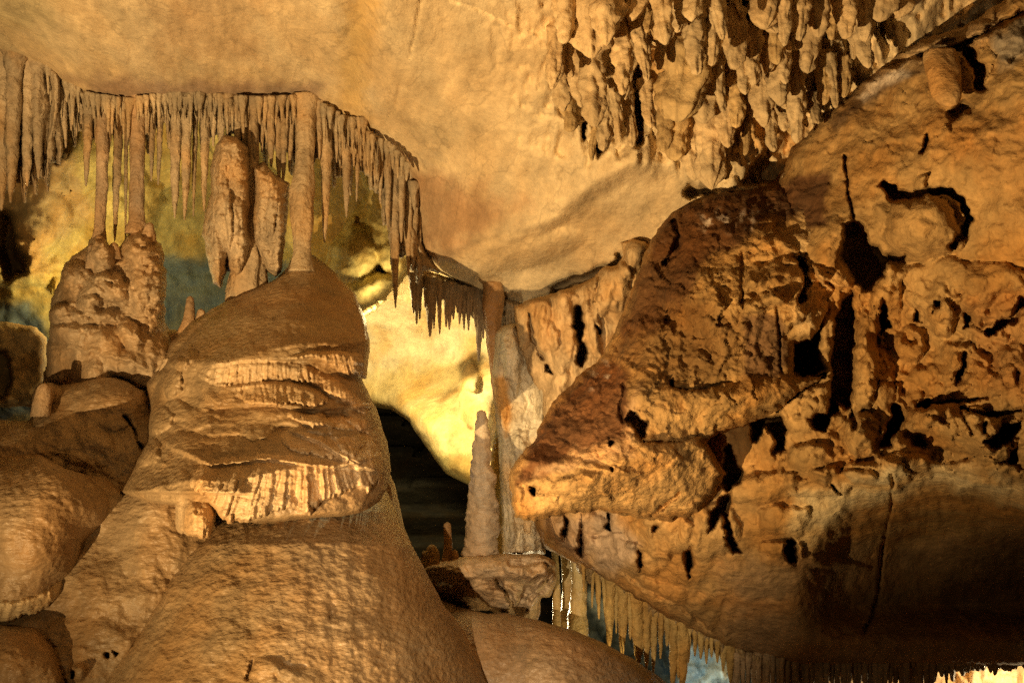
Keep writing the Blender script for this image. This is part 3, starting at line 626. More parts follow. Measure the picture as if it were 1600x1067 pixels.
# ------------------------------------------------------------------ right wall
rw = tps([(1180,300,7.6),(1250,210,7.2),(1330,140,6.9),(1400,80,6.7),(1500,20,6.4),(1800,-150,5.6),(1330,260,6.5),(1450,180,6.1),(1600,60,5.8),(1800,0,5.3),(1450,350,5.95),(1600,250,5.4),(1750,300,5.1),(1250,400,6.5),(1350,500,6.5),
    (1450,550,6.35),(1600,480,5.6),(1600,620,5.6),(1800,600,5.0),(1450,690,6.2),(1300,700,6.5),(1200,800,6.8),(1350,760,6.5),(1500,745,6.3),(1600,770,6.1),(1400,850,7.6),(1600,850,7.4),(1550,930,7.8),(1300,950,7.5),
    (1100,860,7.2),(1000,820,7.5),(880,830,8.3),(900,860,8.3),(1000,930,8.1),(1100,990,8.3),(1200,1035,8.5),(1600,1030,8.0),(1800,900,7.4),(1800,1040,7.8)])
def right_depth(X, Y):
    D = rw(X, Y)
    rocky = ss(1110, 1180, X + (Y - 700) * .2) * (1 - ss(760, 860, Y))
    sm = 1 - .7 * ss(-20, 30, sdpoly(X, Y, [(1350, 250), (1430, 240), (1600, 90), (1800, 60), (1800, 640), (1600, 620), (1560, 490), (1420, 480), (1360, 400)]))
    D = D + .10 * N(X, Y, 110, 81, 3) + sm * (.035 * N(X, Y, 28, 82, 4) + (.045 * facets(X, Y, 62, 3, 1.2) + .018 * facets(X, Y, 24, 4)) * ss(860, 740, Y)) # .035 * N(X, Y, 28, 82, 4) + (.045 * facets(X, Y, 62, 3, 1.2) + .018 * facets(X, Y, 24, 4)) * ss(860, 740, Y) + .010 * N(X, Y, 9, 83, 3)
    # broken, knobbly belt
    belt = ss(400, 470, Y) * (1 - ss(700, 780, Y)) * ss(1150, 1250, X)
    D = D - belt * .11 * ss(-.1, .5, N(X, Y, 46, 84, 3, 'r', 1.0, 1.2)) - belt * .05 * N(X, Y, 22, 85, 2, 'b')
    D = D - ss(430, 380, Y) * ss(1180, 1240, X) * .07 * N(X, Y, 60, 86, 3, 'r', 1.5, 1)
    D = D - ss(760, 800, Y) * ss(1200, 1100, X) * .10 * N(X, Y, 40, 87, 3, 'r', .8, 1.4)
    D = D - knobs(X, Y, [(1440, 352, 66, 54, 8, .34), (1495, 450, 95, 44, -12, .20), (1385, 460, 22, 50, 10, .20), (1350, 570, 24, 90, 2, .26), (1420, 130, 60, 40, -30, .12),
        (1420, 70, 90, 26, -24, .2), (1560, 60, 60, 34, -24, .2), (1420, 540, 26, 34, 0, .2), (1470, 500, 24, 26, 0, .2), (1500, 555, 30, 24, 20, .14), (1470, 590, 60, 26, 0, .12),
        (1500, 665, 80, 40, 12, .36), (1440, 655, 30, 26, 0, .22), (1345, 680, 28, 40, 20, .34), (1370, 600, 40, 50, 0, .15), (1408, 712, 44, 34, 10, .34), (1375, 745, 44, 30, 5, .32), (1555, 705, 30, 18, -20, .26), (1575, 600, 70, 60, 10, .2),
        (1250, 640, 46, 34, -20, .16), (1260, 720, 50, 36, 0, .16), (1190, 760, 60, 30, -10, .16), (1225, 812, 44, 26, 12, .16), (1400, 738, 75, 26, -4, .24), (1535, 738, 66, 24, 6, .24), (1300, 752, 60, 24, -12, .2), (1225, 860, 40, 14, 10, .2), (1300, 880, 60, 10, 8, .12),
        (1215, 880, 30, 12, 10, .12), (1100, 830, 50, 50, 0, .18), (1030, 830, 50, 40, 20, .2), (980, 870, 60, 30, 20, .18), (905, 825, 40, 34, 0, .16), (870, 820, 16, 30, 0, .2), (1050, 930, 60, 16, 12, .1), (1290, 390, 40, 60, 20, .15)])
    # arch lip above the dark recess
    lip = np.interp(X, [1180, 1250, 1330, 1400, 1470, 1540, 1610, 1800], [905, 860, 770, 768, 742, 745, 775, 860])
    D = D + .9 * ss(0, 90, Y - lip) * ss(1230, 1330, X) * (1 - ss(940, 1010, Y))
    return D + pits(X, Y, [
        [(1318, 350), (1336, 342), (1350, 350), (1362, 378), (1385, 396), (1418, 398), (1414, 412), (1390, 414), (1374, 442), (1352, 454), (1330, 438), (1304, 416), (1314, 385)],
        [(1334, 452), (1338, 500), (1336, 600), (1330, 640), (1312, 634), (1298, 620), (1296, 560), (1304, 500), (1318, 456)],
        [(1286, 490), (1280, 540), (1290, 575), (1262, 596), (1238, 580), (1234, 540), (1258, 530), (1272, 512), (1270, 500)],
        [(1172, 662), (1184, 652), (1222, 644), (1232, 672), (1226, 700), (1206, 712), (1212, 694), (1196, 668), (1184, 690), (1174, 692)],
        [(1140, 690), (1150, 716), (1165, 738), (1160, 756), (1138, 768), (1114, 746), (1128, 728), (1130, 700)],
        [(1132, 768), (1146, 768), (1140, 800), (1150, 846), (1162, 866), (1146, 866), (1134, 850), (1128, 806), (1106, 834), (1110, 800)],
        [(1228, 842), (1242, 842), (1250, 872), (1236, 882), (1222, 866)],
        [(1378, 462), (1390, 480), (1390, 512), (1376, 520), (1372, 490)],
        [(1505, 545), (1512, 548), (1508, 580), (1494, 600), (1492, 590), (1502, 570)],
        [(1395, 628), (1410, 632), (1414, 656), (1390, 700), (1370, 702), (1386, 670)],
        [(1540, 690), (1570, 660), (1600, 655), (1582, 690), (1554, 704)],
        [(1575, 700), (1592, 696), (1592, 720), (1574, 730)],
        [(1430, 635), (1450, 620), (1460, 626), (1450, 640), (1434, 642)],
        [(1460, 470), (1474, 462), (1472, 478), (1458, 490)], [(1508, 492), (1518, 492), (1514, 512), (1504, 514)], [(1432, 478), (1438, 500), (1430, 500)],
        [(1082, 850), (1086, 852), (1080, 904), (1076, 906), (1066, 862)], [(998, 858), (1003, 862), (1004, 892), (1000, 892)], [(950, 800), (956, 802), (952, 830), (946, 826)], [(1022, 820), (1030, 820), (1024, 832), (1018, 830)],
        [(884, 800), (890, 830), (882, 850), (878, 830)], [(906, 802), (914, 845), (908, 866), (902, 862), (905, 830)],
        [(1262, 655), (1290, 640), (1300, 610), (1310, 640), (1290, 675), (1270, 668)],
        ], .75, 5) + grooves(X, Y, [
        ([(1386, 288), (1398, 304), (1420, 308)], 12, .42), ([(1414, 308), (1450, 299), (1486, 300), (1506, 318), (1514, 342), (1504, 368), (1490, 384)], 8, .40),  # both carved in place of the bulge's curved cast shadow
        ([(1512, 85), (1530, 105), (1532, 135)], 14, .5), ([(1510, 168), (1490, 178)], 12, .3), ([(1320, 245), (1326, 300), (1335, 350)], 3.6, .15), ([(1448, 210), (1445, 232), (1440, 240)], 5, .2),  # first groove carves in the crescent shadow beside the knob
        ([(1292, 470), (1268, 470), (1255, 500)], 4, .2), ([(1256, 410), (1262, 445), (1252, 462)], 7, .3),
        ([(1386, 100), (1440, 84), (1500, 74), (1560, 40), (1600, 20)], 7, .35), ([(1600, 470), (1580, 500), (1545, 520)], 8, .5), ([(1545, 622), (1500, 625), (1460, 630)], 4, .2), ([(1596, 640), (1545, 650), (1500, 636)], 5, .25),
        ([(1395, 740), (1393, 790), (1380, 850), (1370, 940), (1350, 990)], 4, .16), ([(1290, 585), (1250, 610), (1214, 640)], 4, .4), ([(1300, 760), (1315, 770)], 3, .2), ([(1500, 640), (1520, 680)], 3, .1),
        ([(960, 885), (1010, 920), (1060, 945), (1110, 985)], 5, .08), ([(1330, 640), (1336, 668)], 5, .3), ([(1540, 660), (1540, 675)], 6, .2)])
def right_tint(X, Y):
    T = paint(X, Y, (.40, .25, .10), [
        ([(1330, 140), (1400, 90), (1560, 20), (1570, 60), (1500, 80), (1400, 120), (1340, 170)], (.46, .33, .19), 14),
        ([(1290, 190), (1340, 150), (1400, 118), (1470, 90), (1500, 98), (1430, 120), (1370, 150), (1300, 210)], (.16, .10, .05), 8),
        ([(1340, 150), (1370, 120), (1410, 108), (1420, 116), (1370, 140), (1350, 160)], (.60, .52, .44), 6),
        ([(1550, 60), (1600, 30), (1660, 20), (1660, 70), (1600, 90), (1560, 110)], (.26, .21, .15), 8),
        ([(1190, 300), (1250, 275), (1298, 265), (1296, 300), (1290, 350), (1250, 360), (1200, 340)], BROWN, 8),
        ([(1440, 250), (1800, 60), (1800, 420), (1600, 340), (1520, 260)], (.44, .25, .09), 25),
        ([(1500, 470), (1800, 420), (1800, 650), (1540, 620)], (.40, .22, .08), 20),
        ([(1240, 770), (1330, 745), (1470, 725), (1620, 760), (1610, 790), (1480, 752), (1340, 790), (1280, 850), (1230, 850)], (.66, .54, .33), 16),  # pale ledges, tint raised in place of light catching the lip
        ([(840, 800), (960, 800), (1000, 850), (960, 900), (880, 860)], (.42, .31, .21), 18),
        ([(1130, 880), (1800, 800), (1800, 1060), (1150, 1060)], (.36, .235, .12), 30)])
    return T
right_outline = [(1130, 330), (1200, 296), (1226, 270), (1240, 232), (1290, 180), (1340, 138), (1400, 92), (1440, 66), (1500, 48), (1560, 10), (1620, -40), (1800, -200), (1900, -200), (1900, 1040), (1500, 1036), (1200, 1036), (1140, 1012), (1090, 986), (1040, 962), (990, 930), (940, 900), (890, 872), (850, 850), (836, 820), (836, 780), (1100, 600)]
tag(relief('rock_wall', right_outline, right_depth, M['wall'], right_tint, step=2.4, edge=(12, .2), back=.9, warp=(5, 15), seed=19), kind='structure')

# ------------------------------------------------------------------ brown-stained outcrop in front of the wall
oc = tps([(800,750,5.9),(830,800,6.0),(860,680,6.25),(900,600,6.6),(960,520,6.8),(1010,400,7.0),(1060,320,7.15),(1200,290,7.2),(1000,560,6.25),(1100,460,6.25),(1200,400,6.35),(1230,500,6.2),(1080,580,6.1),(1230,590,6.1),
    (980,640,6.0),(1100,640,6.0),(1220,620,6.15),(960,700,5.85),(1080,690,6.05),(920,760,5.85),(1060,770,6.1),(1120,740,6.3),(930,800,6.2),(1040,800,6.35)])
def outcrop_depth(X, Y):
    D = oc(X, Y) + .05 * facets(X, Y, 80, 8, .8) + .028 * facets(X, Y, 30, 9, .8) + .05 * N(X, Y, 90, 101, 3) + .03 * N(X, Y, 26, 102, 4)
    r = ss(0, 40, sdpoly(X, Y, [(1050, 330), (1190, 300), (1240, 590), (1060, 600), (960, 600), (900, 700), (820, 750), (850, 660), (960, 520)]))
    D = D + r * (.06 * N(X, Y, 34, 103, 4, 'r') + .018 * N(X, Y, 11, 104, 3, 'r')) + (1 - r) * .015 * N(X, Y, 10, 105, 3)
    D = D - knobs(X, Y, [(1130, 480, 110, 60, 20, .14), (1230, 440, 70, 40, 0, .22), (1210, 380, 90, 30, 10, .12), (1190, 474, 36, 14, -12, .16), (1310, 430, 40, 26, 25, .28), (1260, 500, 34, 36, 0, .14), (1270, 350, 40, 60, 20, .16),
        (1000, 560, 40, 80, 10, .08), (900, 745, 90, 30, 5, .10), (990, 710, 70, 36, 0, .08), (1170, 620, 80, 26, -8, .08)])
    # overhang: the strip below the crease faces down towards the lamp
    cr = np.interp(X, [940, 1000, 1060, 1150, 1250], [600, 606, 610, 606, 586])
    D = D - .09 * ss(-16, 12, Y - cr + 14 * gn(X / 30., Y / 60., 3.3)) * (1 - ss(10, 110, Y - cr)) * ss(960, 1010, X)
    cr2 = np.interp(X, [800, 860, 930, 1010, 1100], [772, 756, 738, 700, 690])
    D = D - .09 * ss(-14, 12, Y - cr2 + 12 * gn(X / 26., Y / 50., 6.3)) * (1 - ss(20, 90, Y - cr2)) * ss(820, 880, X)
    return D + pits(X, Y, [
        [(974, 656), (986, 640), (996, 644), (1002, 656), (1016, 656), (1010, 684), (1002, 690), (992, 672)],
        [(950, 684), (958, 692), (954, 698), (948, 694)], [(952, 728), (960, 734), (952, 736)], [(824, 756), (834, 764), (838, 774), (828, 772)],
        [(1048, 592), (1052, 588), (1052, 606), (1048, 604)]], .45, 3) + grooves(X, Y, [
        ([(1052, 345), (1060, 370), (1052, 400), (1040, 412)], 6, .16), ([(1158, 396), (1160, 440), (1162, 480)], 4, .07), ([(1252, 404), (1260, 440), (1252, 468)], 7, .3), ([(1215, 480), (1222, 580)], 4, .06), ([(1008, 690), (1050, 690), (1100, 680)], 3.5, .10),
        ([(1018, 806), (1040, 790), (1060, 772)], 4, .18), ([(1052, 606), (1100, 606), (1140, 594)], 3.5, .08), ([(975, 600), (970, 640), (972, 660)], 4, .1), ([(1290, 440), (1310, 450), (1330, 452)], 4, .15)])
def outcrop_tint(X, Y):
    T = paint(X, Y, (.41, .25, .095), [
        ([(1040, 340), (1100, 300), (1230, 288), (1250, 300), (1190, 350), (1160, 380), (1120, 400), (1090, 430), (1080, 470), (1060, 520), (1020, 560), (960, 560), (980, 480), (1010, 400)], (.12, .058, .022), 12),
        ([(960, 560), (1080, 470), (1160, 500), (1160, 590), (1060, 600), (1000, 570)], (.22, .125, .045), 22),
        ([(1160, 490), (1225, 490), (1230, 570), (1215, 590), (1160, 590)], (.18, .10, .045), 6),
        ([(960, 560), (985, 590), (985, 680), (940, 700), (860, 740), (806, 760), (830, 690), (880, 620), (930, 570)], (.14, .062, .022), 8),
        ([(985, 620), (1000, 600), (975, 690), (900, 700), (840, 740), (920, 725), (990, 710)], (.40, .25, .12), 10),
        ([(1190, 320), (1250, 280), (1300, 265), (1300, 310), (1285, 340), (1260, 335), (1230, 350)], (.13, .07, .035), 8),
        ([(1240, 330), (1300, 330), (1330, 420), (1330, 520), (1250, 520), (1240, 440)], (.56, .38, .18), 14)])
    w = N(X, Y, 15, 111, 4); k = ss(.06, .34, w) * ss(0, 30, sdpoly(X, Y, [(1085, 320), (1205, 315), (1190, 368), (1150, 372), (1090, 375), (1080, 350)])) * .8
    k = np.maximum(k, ss(.15, .5, w) * ss(26, 8, segd(X, Y, [(930, 590), (945, 580)])) * .7)
    k = np.maximum(k, ss(.3, .6, w) * ss(12, 2, segd(X, Y, [(985, 470), (1010, 410), (1050, 345)])) * .5)[..., None]
    return T * (1 - k) + np.array((.66, .60, .56)) * k
tag(relief('rock_outcrop', [(798, 742), (812, 716), (838, 690), (850, 660), (872, 624), (905, 592), (940, 562), (962, 520), (978, 480), (1000, 428), (1020, 376), (1046, 340), (1072, 324), (1110, 306), (1180, 294), (1224, 284), (1262, 272), (1300, 268), (1316, 300), (1326, 350), (1316, 400), (1336, 440), (1330, 460), (1290, 490), (1268, 530), (1238, 536), (1240, 590), (1290, 588), (1256, 608), (1214, 640), (1176, 656), (1120, 676), (1100, 690), (1130, 740), (1118, 768), (1090, 800), (1050, 812), (1000, 806), (940, 794), (880, 800), (836, 812), (806, 806), (802, 776)],
    outcrop_depth, M['dirt'], outcrop_tint, step=2.0, edge=(13, .28), back=.7, warp=(6, 15), seed=20), 'massive wedge-shaped rock outcrop, orange below, dark brown with white crust above', 'rock outcrop')
tag(drip('rock_stub', [(1468, 80, 20), (1472, 110, 24), (1480, 150, 21), (1486, 168, 16)], 5.75, M['wall'], (.54, .35, .16), lump=.22, dtop=6.1, seed=4, lsize=18, ring=24), 'stubby orange rock knob pointing down, high on the right wall', 'rock knob')

# ------------------------------------------------------------------ pendants on the ceiling, upper right
pend = []
PEND = [ # top x, top y, tip x, tip y, half width, kind of end
 (885,-20,880,60,26),(870,50,862,150,14),(905,-30,925,95,40),(950,-30,948,75,26),(880,50,892,115,16),(868,95,880,165,20),(905,90,912,165,26),(925,85,930,205,24),(905,140,912,225,14),(968,40,972,150,16),
 (975,110,977,165,10),(960,150,968,215,12),(982,175,988,238,10),(948,160,942,235,14),(930,200,925,258,9),(885,165,890,215,13),(995,40,1012,118,18),(1000,-30,985,40,22),(1030,-30,1040,66,28),(960,-30,970,30,18),
 (1020,10,1010,50,14),(1005,60,1035,72,12),(1060,-30,1058,50,20),(1085,10,1090,105,26),(1110,20,1112,100,20),(1120,-30,1130,55,18),(1155,-20,1150,58,14),(1085,-30,1080,30,22),(1075,90,1060,195,46),(1050,140,1045,195,28),
 (1100,130,1100,190,26),(1120,90,1130,165,16),(1145,40,1150,115,20),(1175,60,1178,140,20),(1165,100,1165,145,18),(1200,-20,1195,50,26),(1190,30,1215,52,16),(1225,-30,1225,60,18),(1255,-20,1250,65,20),(1215,50,1215,110,16),
 (1240,40,1240,95,16),(1275,-30,1280,64,22),(1300,0,1300,60,16),(1265,60,1262,115,18),(1290,60,1290,105,14),(1310,60,1312,115,13),(1325,-30,1322,55,18),(1350,-20,1352,62,20),(1345,40,1358,110,16),(1330,50,1334,90,12),
 (1215,100,1220,165,18),(1190,130,1195,205,20),(1240,110,1245,210,18),(1260,100,1270,195,16),(1150,140,1150,200,18),(1175,150,1180,185,16),(1205,140,1230,178,16),(1285,105,1288,160,15),(1300,110,1306,165,12),(1320,115,1318,150,12),
 (1130,165,1138,225,16),(1165,200,1163,245,12),(1185,190,1190,262,16),(1110,190,1112,300,34),(1080,210,1085,290,26),(1060,190,1055,245,18),(1090,205,1090,235,14),(1150,205,1152,290,14),(1130,220,1135,285,14),(1205,200,1210,245,12),
 (1040,195,1036,235,16),(1010,150,1018,205,12),(1225,160,1225,210,12),(1000,215,1008,240,10),(1380,-30,1375,45,26),(1410,-30,1405,35,24),(1240,195,1250,225,14),(1272,170,1280,200,10),(1045,100,1046,150,16),(1150,110,1140,140,14),
 (1035,60,1030,110,12),(1060,60,1062,100,14),(925,-30,940,40,24),(985,70,984,120,10),(1200,70,1198,120,12),(1225,90,1228,130,10)]
for i, (x0, y0, x1, y1, w) in enumerate(PEND):
    r = random.Random(i * 7 + 1)
    if w < 18 and r.random() < .12: continue
    w *= r.uniform(.62, 1.0)
    if w < 24: y1 = y0 + (y1 - y0) * r.uniform(.9, 1.2)
    xm, ym = (x0 + x1) / 2 + r.uniform(-4, 4), (y0 + y1) / 2
    d0 = float(ceil_d(np.array([float(x0)]), np.array([float(y0 + 6)]))[0])
    d1 = d0 + r.uniform(-.30, -.02)
    big = w > 18
    prof = [(x0 - (x1 - x0) * .4, y0 - 26, w * 1.15), (x0, y0, w * 1.0), (xm, ym, w * r.uniform(.8, 1.02)), (xm + (x1 - xm) * .55, ym + (y1 - ym) * .55, w * r.uniform(.6, .85)), (x1, y1 - 3, w * r.uniform(.14, .42))]
    if y1 > 262 and x1 > 1140: continue
    side = 'left' if x1 < 990 else 'middle' if x1 < 1180 else 'right'
    o = drip('rock_pendant', prof, d1, M['ceiling'], tuple(c * q for q in [r.uniform(.84, 1.06)] for c in ((.60, .45, .26) if r.random() < .85 else (.58, .41, .20))), lump=.46, dtop=d1 + .22, vst=1.7, seed=i + 40, lsize=max(8, w * .7), ring=28, flat=.9, flute=.4)
    size = 'broad' if w > 24 else 'thick' if w > 17 else 'slender' if w > 12 else 'thin'
    tone = 'ochre' 
    hgt = 'along the top edge' if y1 < 70 else 'in the upper tier' if y1 < 130 else 'in the middle tier' if y1 < 200 else 'in the lowest tier'
    pend.append(((size, hgt, side, x1), o))
    tag(o, None, 'pendant', 'knobbly rock pendants crowding the upper right ceiling')
def ordinal(k):
    return ['first', 'second', 'third', 'fourth', 'fifth', 'sixth', 'seventh', 'eighth', 'ninth', 'tenth', 'eleventh', 'twelfth', 'thirteenth', 'fourteenth', 'fifteenth', 'sixteenth', 'seventeenth', 'eighteenth', 'nineteenth', 'twentieth',
        'twenty-first', 'twenty-second', 'twenty-third', 'twenty-fourth', 'twenty-fifth', 'twenty-sixth', 'twenty-seventh', 'twenty-eighth', 'twenty-ninth', 'thirtieth'][k]

from collections import defaultdict
dd = defaultdict(list)
for k, o in pend:
    dd[(k[0], k[1])].append((k[3], o))
for (size, hgt), l in dd.items():
    l.sort(key=lambda t: t[0])
    for k, (x, o) in enumerate(l):
        pos = 'only one' if len(l) == 1 else ordinal(k) + ' from the left'
        o['label'] = '%s ochre pendant %s, %s of its size' % (size, hgt, pos)

# ------------------------------------------------------------------ stalactites along the left ceiling joint
def crack_y(x):
    a = np.array(CRACK, float); return float(np.interp(x, a[:14, 0], a[:14, 1])) if x < 575 else float(np.interp(x, [575, 610, 638, 652], [212, 230, 262, 300]))
def hang(name, x0, x1, y1, w, d, tint, label, cat, group, y0=None, fat=None, lump=.28, tipw=.12, seed=0, lsize=9, parent=None, flare=1.9):
    if y0 is None: y0 = crack_y(x0)
    L = y1 - y0; P = [(x0, y0 - 6, w * flare), (x0, y0 + min(6, L * .1), w * flare * .8), (x0 + (x1 - x0) * .2, y0 + min(26, L * .25), w)]
    if fat: P += fat
    else: P += [(x0 + (x1 - x0) * .55, y0 + L * .55, w * .86), (x0 + (x1 - x0) * .85, y0 + L * .85, w * .5)]
    P += [(x1, y1, max(1.0, w * tipw))]
    return tag(drip(name, P, d, M['drip'], tint, lump=lump, seed=seed, lsize=lsize, ring=14, parent=parent, flute=.15), label, cat, group)
ST = [ # x top, x tip, y tip, half width, depth
 (6,2,330,13,8.55),(24,16,318,12,8.5),(44,42,292,11,8.6),(58,60,280,10,8.6),(72,70,242,6,8.7),(86,84,215,5,8.7),(97,103,232,5,8.75),(112,111,205,4,8.7),(120,119,214,3,8.8),(128,127,195,3,8.75),
 (140,134,292,7,8.75),(150,149,225,3.5,8.8),(172,170,240,4,8.8),(186,179,378,7,8.9),(197,196,388,3,8.95),(229,231,210,3.5,8.75),(239,236,284,5,8.8),(252,247,290,5,8.85),(262,262,220,3.5,8.8),
 (275,273,342,9,8.8),(294,288,345,8,8.75),(306,302,340,4,8.85),(320,319,332,7,8.75),(334,333,230,5,8.8),(356,356,208,6,8.7),(346,345,238,7,8.8),(372,370,262,6,8.75),(384,383,285,7,8.8),(397,398,250,6,8.7),(410,409,240,5,8.8),
 (422,424,262,7,8.75),(434,436,292,6,8.8),(446,442,290,6,8.75),(456,452,270,5,8.8),(498,499,250,6,8.7),(512,507,380,9,8.75),(526,526,255,4,8.8),(541,541,341,7.5,8.8),(553,553,262,4,8.8),(560,557,316,4,8.85),
 (572,570,262,4,8.8),(585,586,290,4,8.9),(596,594,320,5,9.0),(606,606,360,6,9.0),(616,618,482,8.5,9.1),(628,627,380,6,9.05),(638,638,432,7,9.2),(648,647,395,6,9.25),(654,656,412,4,9.35),(646,648,330,6,9.15)]
names = defaultdict(int)
def size_word(L, w): 
    return ('long' if L > 150 else 'medium' if L > 90 else 'short') + (' stout' if w > 8 else ' slim' if w > 4.5 else ' needle-thin')
rows = []
for i, (x0, x1, y1, w, d) in enumerate(ST):
    sd_ = random.Random(i)
    q_ = sd_.uniform(.8, 1.1)
    t = tuple(c * q_ for c in (.45, .35, .23))
    y0 = crack_y(x0) if x0 < 640 else 290
    o = hang('stalactite', x0, x1, y1, w, d, t, None, 'stalactite', 'stalactites along the long ceiling joint on the left', seed=i, y0=y0)
    rows.append((x0, size_word(y1 - y0, w), o))
g = defaultdict(list)
for x0, s, o in rows: g[s].append((x0, o))
for s, l in g.items():
    l.sort(key=lambda t: t[0])
    for k, (x, o) in enumerate(l):
        o['label'] = '%s tan stalactite on the left ceiling joint, %s of its size' % (s, ordinal(k))
# fine fringe between the large ones
FR = []
rr_ = random.Random(5); x = 4
while x < 640:
    FR.append((x, rr_.uniform(22, 62), rr_.uniform(2.2, 4.0))); x += rr_.uniform(6.5, 10.5)
for i, (x, L, w) in enumerate(FR):
    y0 = crack_y(x)
    hang('small_stalactite', x, x + rr_.uniform(-2, 2), y0 + L, w, 8.62 + rr_.uniform(-.03, .1), (.46, .365, .24), 'tiny tan stalactite in the fine fringe right under the left ceiling joint', 'stalactite', 'fine fringe under the left ceiling joint', seed=i + 200, flare=2.2, y0=y0)

# webbed curtain joining the stalactite roots
def curt(name, line, n, lo, hi, d, seed, tint, label, amp=.07, w=8):
    top = [(x, y - 5) for x, y in line]; low = []
    r = random.Random(seed); L = np.array(line, float); xs = np.linspace(L[-1, 0], L[0, 0], n * 4 + 1)
    for i in range(n):
        a = r.uniform(lo, hi); ks = (.2, a * .6, a, a * .55)
        for j in range(4):
            x = xs[i * 4 + j]; low.append((x, float(np.interp(x, L[:, 0], L[:, 1])) + 8 + ks[j]))
    def dp(X, Y):
        yt = np.interp(X, L[:, 0], L[:, 1])
        return d + flute(X, Y, w, 0, seed, amp, 0) + .02 * N(X, Y, 9, seed, 3) + .003 * (Y - yt)
    return tag(relief(name, top + low, dp, M['drip'], tint, step=1.7, edge=(4, .05), back=.12, warp=(1.5, 9), seed=seed), label, 'dripstone curtain')
curt('dripstone_curtain', [(-300, 60), (0, 82), (40, 93), (75, 105), (97, 128), (140, 156), (200, 164), (260, 154), (310, 154)], 74, 18, 80, 8.62, 801, (.46, .365, .24), 'webbed tan dripstone curtain under the ceiling joint above the tiered tower')
curt('dripstone_curtain', [(312, 154), (400, 162), (480, 158), (500, 169), (540, 194), (572, 214), (592, 224)], 34, 24, 105, 8.64, 802, (.46, .365, .24), 'webbed tan dripstone curtain under the ceiling joint either side of the tall column')
def far_left(X, Y):
    return 8.50 + flute(X, Y, 17, 0, 806, .16, 0) + .04 * N(X, Y, 12, 806, 3) + .0004 * Y
low_ = []
for k, x in enumerate(range(92, -300, -9)):
    low_ += [(x + 3, 190 + 60 * random.Random(k).random() + (92 - max(x, 0)) * .9), (x, 220 + 70 * random.Random(k + 50).random() + (92 - max(x, 0)) * .5)]
tag(relief('dripstone_curtain', [(-300, 58), (0, 74), (40, 86), (75, 99), (94, 124)] + low_, far_left, M['drip'], (.45, .35, .23), step=1.8, edge=(5, .08), back=.2, warp=(2, 14), seed=806), 'long deeply fluted dripstone curtain in the upper left corner', 'dripstone curtain')
def rag(X, Y):
    return 9.12 + (X - 620) * .002 + flute(X, Y, 11, 0, 803, .14, 600) + .05 * N(X, Y, 14, 803, 3)
tag(relief('dripstone_curtain', [(584, 224), (610, 236), (634, 262), (650, 292), (640, 300), (646, 345), (660, 390), (684, 424), (660, 418), (654, 440), (650, 400), (642, 420), (636, 372), (628, 400), (622, 350), (614, 420), (607, 330), (600, 350), (596, 290), (588, 300)], rag, M['drip'], (.42, .33, .22), step=1.7, edge=(5, .08), back=.15, warp=(2.5, 12), seed=803),
    'ragged grey dripstone curtain where the ceiling joint turns down to the bright chamber', 'dripstone curtain')
curt('dripstone_curtain', [(640, 424), (690, 438), (730, 452), (770, 468), (814, 482)], 20, 8, 36, 9.93, 804, (.40, .32, .21), 'short dripstone curtain along the joint over the bright yellow chamber')
curt('dripstone_curtain', [(902, 872), (940, 898), (990, 928), (1040, 960), (1090, 985), (1140, 1011), (1200, 1036), (1480, 1032), (1640, 1010)], 90, 5, 22, 8.38, 805, (.46, .35, .19), 'thin webbed dripstone curtain along the lower right joint')

# columns and heavy stalactites
tag(drip('column', [(479, 150, 26), (479, 170, 17), (477, 230, 14), (474, 280, 16), (471, 300, 19), (472, 350, 17), (472, 385, 13), (472, 402, 15), (472, 424, 22)], 8.42, M['drip'], (.46, .35, .22), lump=.12, seed=301, dtop=8.7, ring=24, tip=False, flute=.15),
    'tall smooth tan column joining the ceiling to the top of the dome', 'column')
tag(drip('column', [(158, 150, 15), (160, 180, 9), (159, 290, 9), (156, 350, 8), (155, 372, 10), (154, 395, 13)], 8.75, M['drip'], (.44, .32, .21), lump=.16, seed=302, ring=18, tip=False),
    'thin tan column reaching the left tip of the tiered tower', 'column')
tag(drip('column', [(216, 150, 20), (215, 180, 12), (214, 280, 11), (214, 345, 12), (214, 365, 20)], 8.75, M['drip'], (.42, .31, .21), lump=.14, seed=303, ring=18, tip=False),
    'straight greyish column reaching the broad right shoulder of the tiered tower', 'column')
def hulk(outline, d, kn, seed, label):
    def dp(X, Y):
        return d + .0006 * (Y - 300) - knobs(X, Y, kn, .5) + flute(X, Y, 13, 0, seed, .03, 0) - .045 * N(X, Y, 16, seed, 3, 'b', 1.2, .8) - .02 * N(X, Y, 7, seed + 1, 2)
    return tag(relief('stalactite', outline, dp, M['drip'], (.52, .395, .255), step=1.6, edge=(14, .16), back=.45, warp=(3, 14), seed=seed), label, 'stalactite')
hulk([(340, 228), (350, 214), (368, 216), (386, 232), (390, 300), (388, 350), (394, 378), (386, 402), (378, 424), (369, 437), (361, 420), (354, 398), (351, 425), (344, 447), (335, 440), (326, 400), (319, 365), (324, 330), (333, 300), (331, 262)], 8.45,
    [(362, 290, 30, 90, 0, .12), (340, 370, 20, 80, 4, .10), (371, 370, 20, 70, 0, .12), (356, 236, 18, 24, 0, .06)], 811, 'massive lumpy tan stalactite with twin pointed tips, left of the tall column')
hulk([(398, 264), (412, 256), (426, 274), (449, 288), (447, 330), (441, 390), (436, 424), (430, 430), (418, 420), (408, 402), (399, 380), (396, 330), (401, 300)], 8.42,
    [(412, 320, 18, 60, 0, .10), (434, 350, 16, 70, 0, .12)], 812, 'shorter blunt lumpy tan stalactite touching the tall column')
